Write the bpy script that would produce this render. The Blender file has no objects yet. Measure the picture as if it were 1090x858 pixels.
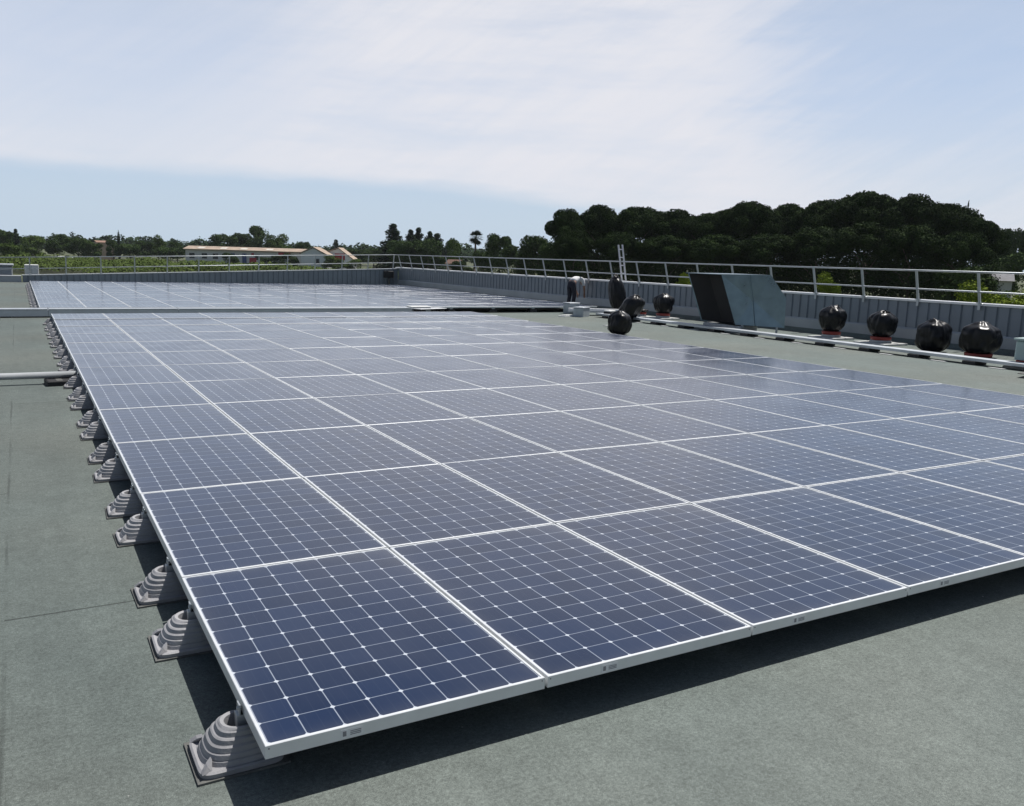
import bpy, bmesh, math, random
from mathutils import Vector, Matrix, noise

S = bpy.context.scene
COL = S.collection
rad = math.radians

# ------------------------------------------------------------------ camera
cam = bpy.data.cameras.new("camera")
cam.sensor_fit = 'HORIZONTAL'
cam.sensor_width = 36.0
cam.lens = 36.0 * 903.55 / 1090.0
cam.shift_x = 29.7 / 1090.0
cam.shift_y = -0.87 / 1090.0
cam.clip_start = 0.05
cam.clip_end = 9000
camo = bpy.data.objects.new("camera", cam)
COL.objects.link(camo)
YAW, PITCH, ROLL = 0.50186, -0.16906, 0.02929
CAM = Vector((-0.59775, -2.46446, 1.54039))
f = Vector((math.sin(YAW) * math.cos(PITCH), math.cos(YAW) * math.cos(PITCH), math.sin(PITCH)))
r0 = Vector((math.cos(YAW), -math.sin(YAW), 0))
u0 = r0.cross(f)
rv = r0 * math.cos(ROLL) + u0 * math.sin(ROLL)
uv = -r0 * math.sin(ROLL) + u0 * math.cos(ROLL)
M = Matrix((rv, uv, -f)).transposed().to_4x4()
M.translation = CAM
camo.matrix_world = M
S.camera = camo

# ------------------------------------------------------------------ sky, sun, exposure
SUN_EL, SUN_AZ = 64.0, 78.0          # azimuth clockwise from +Y
world = bpy.data.worlds.new("World")
S.world = world
world.use_nodes = True
wt = world.node_tree
bg = wt.nodes["Background"]
bg.inputs[1].default_value = 0.06


def wn(kind, **kw):
    n = wt.nodes.new(kind)
    for k, v in kw.items():
        setattr(n, k, v)
    return n


def wmath(op, a, b=None, c=None, clamp=False):
    n = wn("ShaderNodeMath", operation=op, use_clamp=clamp)
    for i, v in enumerate((a, b, c)):
        if v is None:
            continue
        if isinstance(v, (int, float)):
            n.inputs[i].default_value = v
        else:
            wt.links.new(v, n.inputs[i])
    return n.outputs[0]


def wsmooth(x, lo, hi):
    n = wn("ShaderNodeMapRange", interpolation_type='SMOOTHSTEP')
    wt.links.new(x, n.inputs[0])
    n.inputs[1].default_value = lo
    n.inputs[2].default_value = hi
    return n.outputs[0]


def wdot(vec, d):
    n = wn("ShaderNodeVectorMath", operation='DOT_PRODUCT')
    wt.links.new(vec, n.inputs[0])
    n.inputs[1].default_value = d
    return n.outputs["Value"]


def wnoise(vec, scale, stretch, detail=6, rough=0.55):
    m = wn("ShaderNodeMapping")
    wt.links.new(vec, m.inputs[0])
    m.inputs["Scale"].default_value = stretch
    n = wn("ShaderNodeTexNoise")
    wt.links.new(m.outputs[0], n.inputs["Vector"])
    n.inputs["Scale"].default_value = scale
    n.inputs["Detail"].default_value = detail
    n.inputs["Roughness"].default_value = rough
    return n.outputs["Fac"]


def wmix(fac, a, b):
    n = wn("ShaderNodeMix", data_type='RGBA')
    for i, v in ((0, fac), (6, a), (7, b)):
        if isinstance(v, (int, float, tuple)):
            n.inputs[i].default_value = v
        else:
            wt.links.new(v, n.inputs[i])
    return n.outputs[2]


sky = wn("ShaderNodeTexSky", sky_type='NISHITA', sun_disc=False)
sky.sun_elevation = rad(SUN_EL)
sky.sun_rotation = rad(SUN_AZ)
sky.air_density = 1.0
sky.dust_density = 1.6
sky.ozone_density = 1.6
tc = wn("ShaderNodeTexCoord")
dirv = tc.outputs["Generated"]
n1 = wnoise(dirv, 3.0, (1, 1, 6))
n1b = wnoise(dirv, 9.0, (1, 1, 5), 7, 0.65)
n2 = wnoise(dirv, 2.2, (1.0, 1.6, 9), 8, 0.6)
# a high sheet of cloud whose lower limit is a nearly straight line above the horizon
edge = wmath('ADD', wdot(dirv, (0.0, -0.079, 0.997)), wmath('MULTIPLY', wmath('SUBTRACT', n1, 0.5), 0.024))
edge = wmath('ADD', edge, wmath('MULTIPLY', wmath('SUBTRACT', n1b, 0.5), 0.016))
edge = wmath('ADD', edge, wmath('MULTIPLY', wsmooth(wdot(dirv, (0.88, -0.48, 0.0)), -0.1, 0.25), 0.016))
sheet = wsmooth(edge, -0.006, 0.017)
wm = wn("ShaderNodeMapping")
wt.links.new(dirv, wm.inputs[0])
wm.inputs["Rotation"].default_value = (0.25, 0.55, 0.35)
n3 = wnoise(wm.outputs[0], 3.2, (1.2, 1.0, 13.0), 9, 0.68)
thin = wmath('MULTIPLY', wsmooth(n2, 0.25, 0.6), wmath('MULTIPLY_ADD', wsmooth(n3, 0.25, 0.65), 0.40, 0.60))
cover = wmath('MULTIPLY', sheet, wmath('MULTIPLY_ADD', thin, 0.40, 0.58), clamp=True)
# clear patch in the east
gap = wmath('ADD', wdot(dirv, (0.824, 0.516, 0.235)), wmath('ADD', wmath('MULTIPLY', wmath('SUBTRACT', n2, 0.5), 0.06), wmath('MULTIPLY', wmath('SUBTRACT', n3, 0.5), 0.045)))
clear = wsmooth(gap, 0.964, 1.0)
cover = wmath('MULTIPLY', cover, wmath('MULTIPLY_ADD', clear, -0.66, 1.0), clamp=True)
# thinner bluish streaks to the north
streak = wmath('ADD', wdot(dirv, (0.08, 0.96, 0.27)), wmath('MULTIPLY', wmath('SUBTRACT', n2, 0.5), 0.10))
st = wmath('MULTIPLY', wsmooth(streak, 0.965, 1.0), 0.42)
cover = wmath('MULTIPLY', cover, wmath('SUBTRACT', 1.0, st), clamp=True)
# the sheet hangs low in the north-east; overhead and behind the sky is clear
cover = wmath('MULTIPLY', cover, wmath('SUBTRACT', 1.0, wsmooth(wdot(dirv, (0, 0, 1)), 0.30, 0.52)), clamp=True)
cover = wmath('MULTIPLY', cover, wmath('MULTIPLY_ADD', wsmooth(wdot(dirv, (0.48, 0.87, 0.0)), -0.3, 0.3), 0.85, 0.15), clamp=True)
CLOUD = (13.2, 13.3, 14.2, 1)
LOWSKY = (9.7, 11.7, 13.9, 1)
MIDSKY = (6.9, 9.7, 14.2, 1)
# milky air low over the horizon
lowair = wmath('SUBTRACT', 1.0, wsmooth(wdot(dirv, (0, 0, 1)), 0.12, 0.60))
north = wsmooth(wdot(dirv, (0.48, 0.87, 0.0)), -0.2, 0.4)
hz = wmix(wmath('MULTIPLY', lowair, wmath('MULTIPLY_ADD', north, 0.72, 0.18)), sky.outputs[0], wmix(wsmooth(wdot(dirv, (0, 0, 1)), 0.03, 0.22), LOWSKY, MIDSKY))
wt.links.new(wmix(cover, hz, CLOUD), bg.inputs[0])

sun = bpy.data.lights.new("sun", 'SUN')
sun.energy = 5.0
sun.angle = rad(0.5)
sun.color = (1.0, 0.965, 0.92)
suno = bpy.data.objects.new("sun", sun)
COL.objects.link(suno)
sd = Vector((math.sin(rad(SUN_AZ)) * math.cos(rad(SUN_EL)), math.cos(rad(SUN_AZ)) * math.cos(rad(SUN_EL)), math.sin(rad(SUN_EL))))
suno.rotation_euler = sd.to_track_quat('Z', 'Y').to_euler()
suno.location = (20, 0, 40)

S.view_settings.view_transform = 'Standard'
S.view_settings.look = 'None'
S.view_settings.exposure = 0.0
S.view_settings.gamma = 1.0
S.view_settings.use_curve_mapping = False

# ------------------------------------------------------------------ helpers


def tag(o, label=None, cat=None, group=None, kind=None):
    for k, v in (("label", label), ("category", cat), ("group", group), ("kind", kind)):
        if v:
            o[k] = v
    return o


def empty(name, loc=(0, 0, 0), rz=0.0, label=None, cat=None, group=None):
    o = bpy.data.objects.new(name, None)
    o.empty_display_size = 0.1
    o.location = loc
    o.rotation_euler = (0, 0, rz)
    COL.objects.link(o)
    return tag(o, label, cat, group)


class MB:
    """collects shapes; build() links them as one mesh object"""

    def __init__(s):
        s.v, s.f, s.sm = [], [], []

    def add(s, vs, fs, smooth=False):
        n = len(s.v)
        s.v += [tuple(v) for v in vs]
        s.f += [tuple(i + n for i in q) for q in fs]
        s.sm += [smooth] * len(fs)
        return s

    def box(s, x0, x1, y0, y1, z0, z1, m=None):
        vs = [(x, y, z) for z in (z0, z1) for y in (y0, y1) for x in (x0, x1)]
        if m:
            vs = [m @ Vector(v) for v in vs]
        return s.add(vs, [(0, 2, 3, 1), (4, 5, 7, 6), (0, 1, 5, 4), (2, 6, 7, 3), (0, 4, 6, 2), (1, 3, 7, 5)])

    def cbox(s, x0, x1, y0, y1, z0, z1, c=0.01, m=None):
        """box with chamfered upright and top edges"""
        def ring(a, z, d):
            return [(x0 + a + d, y0 + a, z), (x1 - a - d, y0 + a, z), (x1 - a, y0 + a + d, z), (x1 - a, y1 - a - d, z),
                    (x1 - a - d, y1 - a, z), (x0 + a + d, y1 - a, z), (x0 + a, y1 - a - d, z), (x0 + a, y0 + a + d, z)]
        rs = [ring(0, z0, c), ring(0, z1 - c, c), ring(c, z1, c)]
        return s.rings(rs, True, True, False, m)

    def rings(s, rs, cap0=True, cap1=True, smooth=True, m=None):
        n = len(rs[0])
        vs = [v for r in rs for v in r]
        if m:
            vs = [m @ Vector(v) for v in vs]
        fs = []
        for k in range(len(rs) - 1):
            for i in range(n):
                j = (i + 1) % n
                fs.append((k * n + i, k * n + j, (k + 1) * n + j, (k + 1) * n + i))
        base = len(s.v)
        s.add(vs, fs, smooth)
        if cap0:
            s.f.append(tuple(base + i for i in reversed(range(n))))
            s.sm.append(False)
        if cap1:
            s.f.append(tuple(base + (len(rs) - 1) * n + i for i in range(n)))
            s.sm.append(False)
        return s

    def tube(s, a, b, r, n=10, r2=None, smooth=True):
        a, b = Vector(a), Vector(b)
        d = (b - a).normalized()
        q = d.to_track_quat('Z', 'Y')
        ring = lambda c, rr: [c + q @ Vector((rr * math.cos(2 * math.pi * i / n), rr * math.sin(2 * math.pi * i / n), 0)) for i in range(n)]
        return s.rings([ring(a, r), ring(b, r if r2 is None else r2)], smooth=smooth)

    def bar(s, a, b, w, h):
        """rectangular bar, w across, h along the in-plane normal"""
        a, b = Vector(a), Vector(b)
        q = (b - a).to_track_quat('Z', 'Y')
        ring = lambda c: [c + q @ Vector(p) for p in ((-w / 2, -h / 2, 0), (w / 2, -h / 2, 0), (w / 2, h / 2, 0), (-w / 2, h / 2, 0))]
        return s.rings([ring(a), ring(b)], smooth=False)

    def prism(s, poly, off):
        """poly: 3D points (counter-clockwise seen against off); extruded by off"""
        n = len(poly)
        vs = [Vector(p) for p in poly] + [Vector(p) + Vector(off) for p in poly]
        fs = [tuple(reversed(range(n))), tuple(range(n, 2 * n))]
        for i in range(n):
            j = (i + 1) % n
            fs.append((i, j, j + n, i + n))
        return s.add(vs, fs)

    def mesh(s, name):
        me = bpy.data.meshes.new(name)
        me.from_pydata(s.v, [], s.f)
        me.polygons.foreach_set("use_smooth", s.sm)
        bm = bmesh.new()
        bm.from_mesh(me)
        bmesh.ops.recalc_face_normals(bm, faces=bm.faces)
        bm.to_mesh(me)
        bm.free()
        return me

    def build(s, name, mat, parent=None, me=None):
        me = s.mesh(name)
        me.materials.append(mat)
        o = bpy.data.objects.new(name, me)
        COL.objects.link(o)
        if parent:
            o.parent = parent
        return o


def kids(o):
    return [c for c in bpy.data.objects if c.parent == o]


def make_copier(root):
    """remembers a thing's parts once; returns a function that copies thing, parts and sub-parts"""
    def tree(o):
        return (o, [tree(c) for c in kids(o)])
    t = tree(root)

    def cp(node, parent):
        c = node[0].copy()
        COL.objects.link(c)
        if parent:
            c.parent = parent
        for ch in node[1]:
            cp(ch, c)
        return c
    return lambda: cp(t, None)


ORD = ("first second third fourth fifth sixth seventh eighth ninth tenth eleventh twelfth thirteenth fourteenth fifteenth sixteenth "
       "seventeenth eighteenth nineteenth twentieth twenty-first twenty-second twenty-third twenty-fourth twenty-fifth").split()

# ------------------------------------------------------------------ materials


def material(name, color, rough=0.6, metal=0.0, var=0.12, scale=6.0, bump=0.0, bscale=60.0, spec=0.5, obj_var=0.0):
    """principled with noise-driven colour and roughness variation and an optional bump"""
    m = bpy.data.materials.new(name)
    m.use_nodes = True
    nt = m.node_tree
    b = nt.nodes["Principled BSDF"]
    tcn = nt.nodes.new("ShaderNodeTexCoord")
    no = nt.nodes.new("ShaderNodeTexNoise")
    no.inputs["Scale"].default_value = scale
    no.inputs["Detail"].default_value = 6
    nt.links.new(tcn.outputs["Object"], no.inputs["Vector"])
    mx = nt.nodes.new("ShaderNodeMix")
    mx.data_type = 'RGBA'
    mx.inputs[6].default_value = (*[c * (1 - var) for c in color], 1)
    mx.inputs[7].default_value = (*[min(1, c * (1 + var)) for c in color], 1)
    mr = nt.nodes.new("ShaderNodeMapRange")
    mr.inputs[1].default_value = 0.3
    mr.inputs[2].default_value = 0.7
    nt.links.new(no.outputs["Fac"], mr.inputs[0])
    nt.links.new(mr.outputs[0], mx.inputs[0])
    out = mx.outputs[2]
    if obj_var:
        oi = nt.nodes.new("ShaderNodeObjectInfo")
        hs = nt.nodes.new("ShaderNodeHueSaturation")
        ma = nt.nodes.new("ShaderNodeMapRange")
        ma.inputs[3].default_value = 1 - obj_var
        ma.inputs[4].default_value = 1 + obj_var
        nt.links.new(oi.outputs["Random"], ma.inputs[0])
        nt.links.new(ma.outputs[0], hs.inputs["Value"])
        nt.links.new(out, hs.inputs["Color"])
        out = hs.outputs[0]
    nt.links.new(out, b.inputs["Base Color"])
    rr = nt.nodes.new("ShaderNodeMapRange")
    rr.inputs[3].default_value = max(0.02, rough - 0.08)
    rr.inputs[4].default_value = min(1, rough + 0.08)
    nt.links.new(no.outputs["Fac"], rr.inputs[0])
    nt.links.new(rr.outputs[0], b.inputs["Roughness"])
    b.inputs["Metallic"].default_value = metal
    b.inputs["Specular IOR Level"].default_value = spec
    if bump:
        n2_ = nt.nodes.new("ShaderNodeTexNoise")
        n2_.inputs["Scale"].default_value = bscale
        n2_.inputs["Detail"].default_value = 4
        nt.links.new(tcn.outputs["Object"], n2_.inputs["Vector"])
        bp = nt.nodes.new("ShaderNodeBump")
        bp.inputs["Strength"].default_value = bump
        bp.inputs["Distance"].default_value = 0.01
        nt.links.new(n2_.outputs["Fac"], bp.inputs["Height"])
        nt.links.new(bp.outputs[0], b.inputs["Normal"])
    return m


def felt_material():
    m = bpy.data.materials.new("roofing_felt")
    m.use_nodes = True
    nt = m.node_tree
    L = nt.links.new
    b = nt.nodes["Principled BSDF"]
    tcn = nt.nodes.new("ShaderNodeTexCoord")
    P = tcn.outputs["Object"]

    def N(kind, **kw):
        n = nt.nodes.new(kind)
        for k, v in kw.items():
            setattr(n, k, v)
        return n

    def mth(op, a, bb=None, clamp=False):
        n = N("ShaderNodeMath", operation=op, use_clamp=clamp)
        for i, v in enumerate((a, bb)):
            if v is None:
                continue
            if isinstance(v, (int, float)):
                n.inputs[i].default_value = v
            else:
                L(v, n.inputs[i])
        return n.outputs[0]

    def noi(scale, detail, rough=0.5, vec=P):
        n = N("ShaderNodeTexNoise")
        n.inputs["Scale"].default_value = scale
        n.inputs["Detail"].default_value = detail
        n.inputs["Roughness"].default_value = rough
        L(vec, n.inputs["Vector"])
        return n.outputs["Fac"]

    def ramp(x, a, c, lo, hi):
        n = N("ShaderNodeMapRange")
        L(x, n.inputs[0])
        for i, v in ((1, a), (2, c), (3, lo), (4, hi)):
            n.inputs[i].default_value = v
        return n.outputs[0]

    sp = N("ShaderNodeSeparateXYZ")
    L(P, sp.inputs[0])
    X, Y = sp.outputs[0], sp.outputs[1]
    wob = mth('MULTIPLY', mth('SUBTRACT', noi(1.3, 4), 0.5), 0.03)
    # one-metre rolls laid along Y, the cross laps of neighbouring rolls staggered
    xs = mth('ADD', mth('ADD', X, 0.742), wob)
    roll = mth('FLOOR', xs)
    fx = mth('ABSOLUTE', mth('SUBTRACT', mth('FRACT', mth('ADD', xs, 0.5)), 0.5))
    stag = mth('MULTIPLY', mth('FRACT', mth('MULTIPLY', mth('ADD', roll, 0.0), 0.377)), 6.2)
    ys = mth('DIVIDE', mth('ADD', mth('SUBTRACT', mth('ADD', Y, wob), 1.87), stag), 6.2)
    fy = mth('MULTIPLY', mth('ABSOLUTE', mth('SUBTRACT', mth('FRACT', mth('ADD', ys, 0.5)), 0.5)), 6.2)
    brk = ramp(noi(0.9, 5), 0.42, 0.6, 0.0, 1.0)
    seamx = mth('MULTIPLY', ramp(fx, 0.003, 0.012, 1, 0), mth('MULTIPLY', brk, 0.45))
    seamy = mth('MULTIPLY', ramp(fy, 0.003, 0.010, 1, 0), 0.8)
    seam = mth('MULTIPLY', mth('MAXIMUM', seamx, seamy), ramp(X, 0.0, 0.4, 1.0, 0.06))
    gran = noi(260, 3, 0.65)
    gran2 = noi(70, 4, 0.7)
    gran3 = noi(22, 3, 0.6)
    pat = noi(0.55, 7, 0.62)
    pat2 = noi(4.0, 6, 0.6)
    streakm = N("ShaderNodeMapping")
    streakm.inputs["Scale"].default_value = (9, 0.5, 1)
    L(P, streakm.inputs[0])
    strk = noi(1.0, 5, 0.6, streakm.outputs[0])
    val = mth('MULTIPLY', ramp(gran, 0.25, 0.75, 0.45, 1.55), ramp(gran2, 0.3, 0.7, 0.68, 1.34))
    val = mth('MULTIPLY', val, ramp(gran3, 0.3, 0.7, 0.88, 1.12))
    val = mth('MULTIPLY', val, ramp(pat, 0.25, 0.75, 0.88, 1.12))
    val = mth('MULTIPLY', val, ramp(pat2, 0.25, 0.75, 0.92, 1.08))
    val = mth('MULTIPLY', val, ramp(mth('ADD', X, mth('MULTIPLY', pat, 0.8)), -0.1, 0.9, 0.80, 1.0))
    val = mth('MULTIPLY', val, ramp(strk, 0.3, 0.7, 0.95, 1.05))
    val = mth('MULTIPLY', val, mth('SUBTRACT', 1.0, mth('MULTIPLY', seam, 0.75)))
    colr = N("ShaderNodeMix", data_type='RGBA')
    colr.inputs[6].default_value = (0.129, 0.156, 0.146, 1)
    colr.inputs[7].default_value = (0.140, 0.156, 0.140, 1)
    L(ramp(noi(0.3, 3), 0.35, 0.65, 0, 1), colr.inputs[0])
    # pale chippings here and there
    vo = N("ShaderNodeTexVoronoi")
    vo.inputs["Scale"].default_value = 4.5
    L(P, vo.inputs["Vector"])
    chip = ramp(vo.outputs["Distance"], 0.018, 0.026, 1, 0)
    mul = N("ShaderNodeMix", data_type='RGBA', blend_type='MULTIPLY')
    mul.inputs[0].default_value = 1
    L(colr.outputs[2], mul.inputs[6])
    cmb = N("ShaderNodeCombineColor")
    for i in range(3):
        L(val, cmb.inputs[i])
    L(cmb.outputs[0], mul.inputs[7])
    fin = N("ShaderNodeMix", data_type='RGBA')
    L(mth('MULTIPLY', chip, ramp(noi(2.1, 1), 0.52, 0.55, 0, 0.8)), fin.inputs[0])
    L(mul.outputs[2], fin.inputs[6])
    fin.inputs[7].default_value = (0.62, 0.62, 0.58, 1)
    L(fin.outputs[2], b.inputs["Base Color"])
    b.inputs["Roughness"].default_value = 0.85
    b.inputs["Specular IOR Level"].default_value = 0.3
    bp = N("ShaderNodeBump")
    bp.inputs["Strength"].default_value = 0.5
    bp.inputs["Distance"].default_value = 0.003
    L(mth('ADD', mth('ADD', gran, mth('MULTIPLY', gran2, 0.8)), mth('MULTIPLY', seam, -2.0)), bp.inputs["Height"])
    L(bp.outputs[0], b.inputs["Normal"])
    return m


PW, PL = 1.046, 1.559                     # module width and length
CX, CY = 0.1273, 0.1277                   # cell pitch


def cell_material():
    m = bpy.data.materials.new("solar_cells_under_glass")
    m.use_nodes = True
    nt = m.node_tree
    L = nt.links.new
    b = nt.nodes["Principled BSDF"]

    def N(kind, **kw):
        n = nt.nodes.new(kind)
        for k, v in kw.items():
            setattr(n, k, v)
        return n

    def mth(op, a, bb=None, c=None, clamp=False):
        n = N("ShaderNodeMath", operation=op, use_clamp=clamp)
        for i, v in enumerate((a, bb, c)):
            if v is None:
                continue
            if isinstance(v, (int, float)):
                n.inputs[i].default_value = v
            else:
                L(v, n.inputs[i])
        return n.outputs[0]

    def ramp(x, a, c, lo, hi):
        n = N("ShaderNodeMapRange")
        L(x, n.inputs[0])
        for i, v in ((1, a), (2, c), (3, lo), (4, hi)):
            n.inputs[i].default_value = v
        return n.outputs[0]

    tcn = N("ShaderNodeTexCoord")
    P = tcn.outputs["Object"]
    sp = N("ShaderNodeSeparateXYZ")
    L(P, sp.inputs[0])
    oi = N("ShaderNodeObjectInfo")
    cu = mth('DIVIDE', sp.outputs[0], CX)
    cv = mth('DIVIDE', sp.outputs[1], CY)
    du = mth('SUBTRACT', 0.5, mth('ABSOLUTE', mth('SUBTRACT', mth('FRACT', cu), 0.5)))
    dv = mth('SUBTRACT', 0.5, mth('ABSOLUTE', mth('SUBTRACT', mth('FRACT', cv), 0.5)))
    l1 = ramp(du, 0.014, 0.018, 1, 0)
    l2 = ramp(dv, 0.012, 0.016, 0.9, 0)
    dia = ramp(mth('ADD', du, dv), 0.078, 0.090, 1, 0)
    # nothing of the pattern on the margin beyond the outermost cells
    mask = mth('MAXIMUM', l1, l2)
    cid = N("ShaderNodeCombineXYZ")
    L(mth('FLOOR', cu), cid.inputs[0])
    L(mth('FLOOR', cv), cid.inputs[1])
    L(mth('MULTIPLY', oi.outputs["Random"], 91.0), cid.inputs[2])
    wnz = N("ShaderNodeTexWhiteNoise")
    L(cid.outputs[0], wnz.inputs["Vector"])
    cell = N("ShaderNodeMix", data_type='RGBA')
    cell.inputs[6].default_value = (0.0055, 0.0145, 0.045, 1)
    cell.inputs[7].default_value = (0.0080, 0.0205, 0.061, 1)
    L(wnz.outputs["Value"], cell.inputs[0])
    # hair-fine fingers inside a cell
    fing = mth('MULTIPLY', ramp(mth('ABSOLUTE', mth('SUBTRACT', mth('FRACT', mth('MULTIPLY', cu, 3.0)), 0.5)), 0.03, 0.05, 1, 0), 0.02)
    grid = N("ShaderNodeMix", data_type='RGBA')
    L(mth('MAXIMUM', mask, fing), grid.inputs[0])
    L(cell.outputs[2], grid.inputs[6])
    grid.inputs[7].default_value = (0.26, 0.295, 0.36, 1)
    dmx = N("ShaderNodeMix", data_type='RGBA')
    L(dia, dmx.inputs[0])
    L(grid.outputs[2], dmx.inputs[6])
    dmx.inputs[7].default_value = (0.50, 0.54, 0.60, 1)
    # dust washed towards the edges of each module, seen through patches
    dn = N("ShaderNodeTexNoise")
    dn.inputs["Scale"].default_value = 1.7
    dn.inputs["Detail"].default_value = 7
    geo = N("ShaderNodeNewGeometry")
    L(geo.outputs["Position"], dn.inputs["Vector"])
    ex = ramp(mth('ABSOLUTE', sp.outputs[0]), 0.40, 0.515, 0, 1)
    ey = ramp(mth('ABSOLUTE', sp.outputs[1]), 0.66, 0.77, 0, 1)
    edge_ = mth('POWER', mth('MAXIMUM', ex, ey), 3.0)
    corner = mth('POWER', mth('MULTIPLY', ramp(sp.outputs[0], -0.1, 0.515, 0, 1), ramp(sp.outputs[1], -0.1, 0.77, 0, 1)), 2.5)
    edge_ = mth('ADD', edge_, mth('MULTIPLY', corner, 1.6))
    dust = mth('MULTIPLY_ADD', edge_, 0.05, mth('MULTIPLY', ramp(dn.outputs["Fac"], 0.35, 0.7, 0.25, 1.1), 0.03))
    dm = N("ShaderNodeMix", data_type='RGBA')
    L(mth('MULTIPLY', dust, ramp(oi.outputs["Random"], 0, 1, 0.7, 1.3)), dm.inputs[0])
    L(dmx.outputs[2], dm.inputs[6])
    dm.inputs[7].default_value = (0.40, 0.39, 0.36, 1)
    L(dm.outputs[2], b.inputs["Base Color"])
    L(ramp(dn.outputs["Fac"], 0.3, 0.7, 0.13, 0.22), b.inputs["Roughness"])
    b.inputs["IOR"].default_value = 1.42
    b.inputs["Specular IOR Level"].default_value = 0.5
    b.inputs["Sheen Weight"].default_value = 0.06
    b.inputs["Sheen Roughness"].default_value = 0.45
    b.inputs["Sheen Tint"].default_value = (0.9, 0.9, 0.88, 1)
    bn = N("ShaderNodeTexNoise")
    bn.inputs["Scale"].default_value = 3.0
    bn.inputs["Detail"].default_value = 2
    L(geo.outputs["Position"], bn.inputs["Vector"])
    bp = N("ShaderNodeBump")
    bp.inputs["Strength"].default_value = 0.05
    bp.inputs["Distance"].default_value = 0.02
    L(bn.outputs["Fac"], bp.inputs["Height"])
    L(bp.outputs[0], b.inputs["Normal"])
    return m


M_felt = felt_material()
M_cells = cell_material()
M_frame = material("anodised_aluminium_frame", (0.70, 0.72, 0.73), 0.45, 0.3, 0.05, 9)
M_alu = material("galvanised_rail", (0.44, 0.47, 0.49), 0.45, 0.6, 0.10, 4)
M_pedestal = material("grey_moulded_plastic", (0.30, 0.30, 0.31), 0.6, 0, 0.10, 14, 0.15, 90, obj_var=0.12)
M_mat = material("dark_rubber_mat", (0.11, 0.112, 0.105), 0.85, 0, 0.25, 20, 0.4, 150)
M_black_rubber = material("black_rubber_block", (0.022, 0.022, 0.024), 0.8, 0, 0.3, 20)
M_clad = material("grey_blue_wall_cladding", (0.195, 0.225, 0.262), 0.5, 0.15, 0.10, 1.6)
M_coping = material("pale_metal_coping", (0.70, 0.71, 0.72), 0.4, 0.3, 0.06, 3)
M_flash = material("pale_flashing_band", (0.36, 0.385, 0.41), 0.5, 0.25, 0.12, 1.2)
M_tray = material("cable_tray_steel", (0.46, 0.49, 0.52), 0.48, 0.5, 0.08, 5)
M_conduit = material("pale_grey_conduit", (0.36, 0.38, 0.39), 0.45, 0, 0.10, 4)
M_duct = material("galvanised_duct_sheet", (0.185, 0.25, 0.285), 0.30, 0.75, 0.16, 3.5, 0.05, 3)
M_duct_in = material("dark_duct_inside", (0.022, 0.020, 0.020), 0.9, 0, 0.3, 2)
M_bag = material("black_plastic_sheet", (0.006, 0.0065, 0.008), 0.34, 0, 0.3, 8, 0.22, 9, spec=0.28)
M_red = material("red_vent_base", (0.30, 0.045, 0.032), 0.55, 0, 0.15, 12)
M_flange = material("grey_white_flange", (0.46, 0.47, 0.46), 0.65, 0, 0.15, 9)
M_white = material("white_painted_board", (0.70, 0.71, 0.69), 0.6, 0, 0.06, 6)
M_box = material("grey_metal_box", (0.38, 0.42, 0.45), 0.5, 0.3, 0.12, 6)
M_teal = material("pale_teal_casing", (0.33, 0.42, 0.41), 0.5, 0.1, 0.08, 6)
M_ladder = material("ladder_aluminium", (0.62, 0.63, 0.68), 0.38, 0.5, 0.05, 8)
M_label = material("white_sticker", (0.72, 0.73, 0.73), 0.5, 0, 0.03, 30)
M_print = material("black_print", (0.22, 0.22, 0.23), 0.6, 0, 0.1, 30)

# ------------------------------------------------------------------ ground and roof deck
Z_ROOF = -0.20
Z_G = -3.80


def ground_material():
    m = material("dry_grass_ground", (0.060, 0.072, 0.025), 0.95, 0, 0.45, 0.03)
    return m


g = MB()
R_ = 5000.0
n_ = 64
g.add([(0, 0, Z_G)] + [(R_ * math.cos(2 * math.pi * i / n_), R_ * math.sin(2 * math.pi * i / n_), Z_G) for i in range(n_)],
      [(0, 1 + i, 1 + (i + 1) % n_) for i in range(n_)])
tag(g.build("ground", ground_material()), kind="structure")

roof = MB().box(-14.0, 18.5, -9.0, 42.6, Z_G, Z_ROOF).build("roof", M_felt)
tag(roof, kind="structure")

# ------------------------------------------------------------------ solar panels
PX, PY = 1.0580, 1.5710
FZ = 0.046
LIP = 0.011


def panel_proto():
    root = empty("solar_panel", (0, 0, -FZ))
    fm = MB()
    w, l = PW / 2, PL / 2
    c = 0.0018
    # outer chamfered profile swept round the rectangle (mitred corners)
    prof = [(0, 0), (0, FZ - c), (c, FZ), (LIP, FZ), (LIP, FZ - 0.006), (0.03, FZ - 0.006 - 0.004), (0.03, 0)]
    rings = [[(sx * (w - d), sy * (l - d), z) for d, z in prof] for sx, sy in ((-1, -1), (1, -1), (1, 1), (-1, 1))]
    nn = len(prof)
    vs = [p for r in rings for p in r]
    fs = []
    for k in range(4):
        for i in range(nn):
            j = (i + 1) % nn
            k2 = (k + 1) % 4
            fs.append((k * nn + i, k2 * nn + i, k2 * nn + j, k * nn + j))
    fm.add(vs, fs)
    fm.build("frame", M_frame, root)
    gm = MB().box(-w + LIP - 0.0005, w - LIP + 0.0005, -l + LIP - 0.0005, l - LIP + 0.0005, FZ - 0.0095, FZ - 0.0022)
    gm.build("glass", M_cells, root)
    return root


prot = panel_proto()
copy_panel = make_copier(prot)
frontprot = None
rng = random.Random(7)


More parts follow.
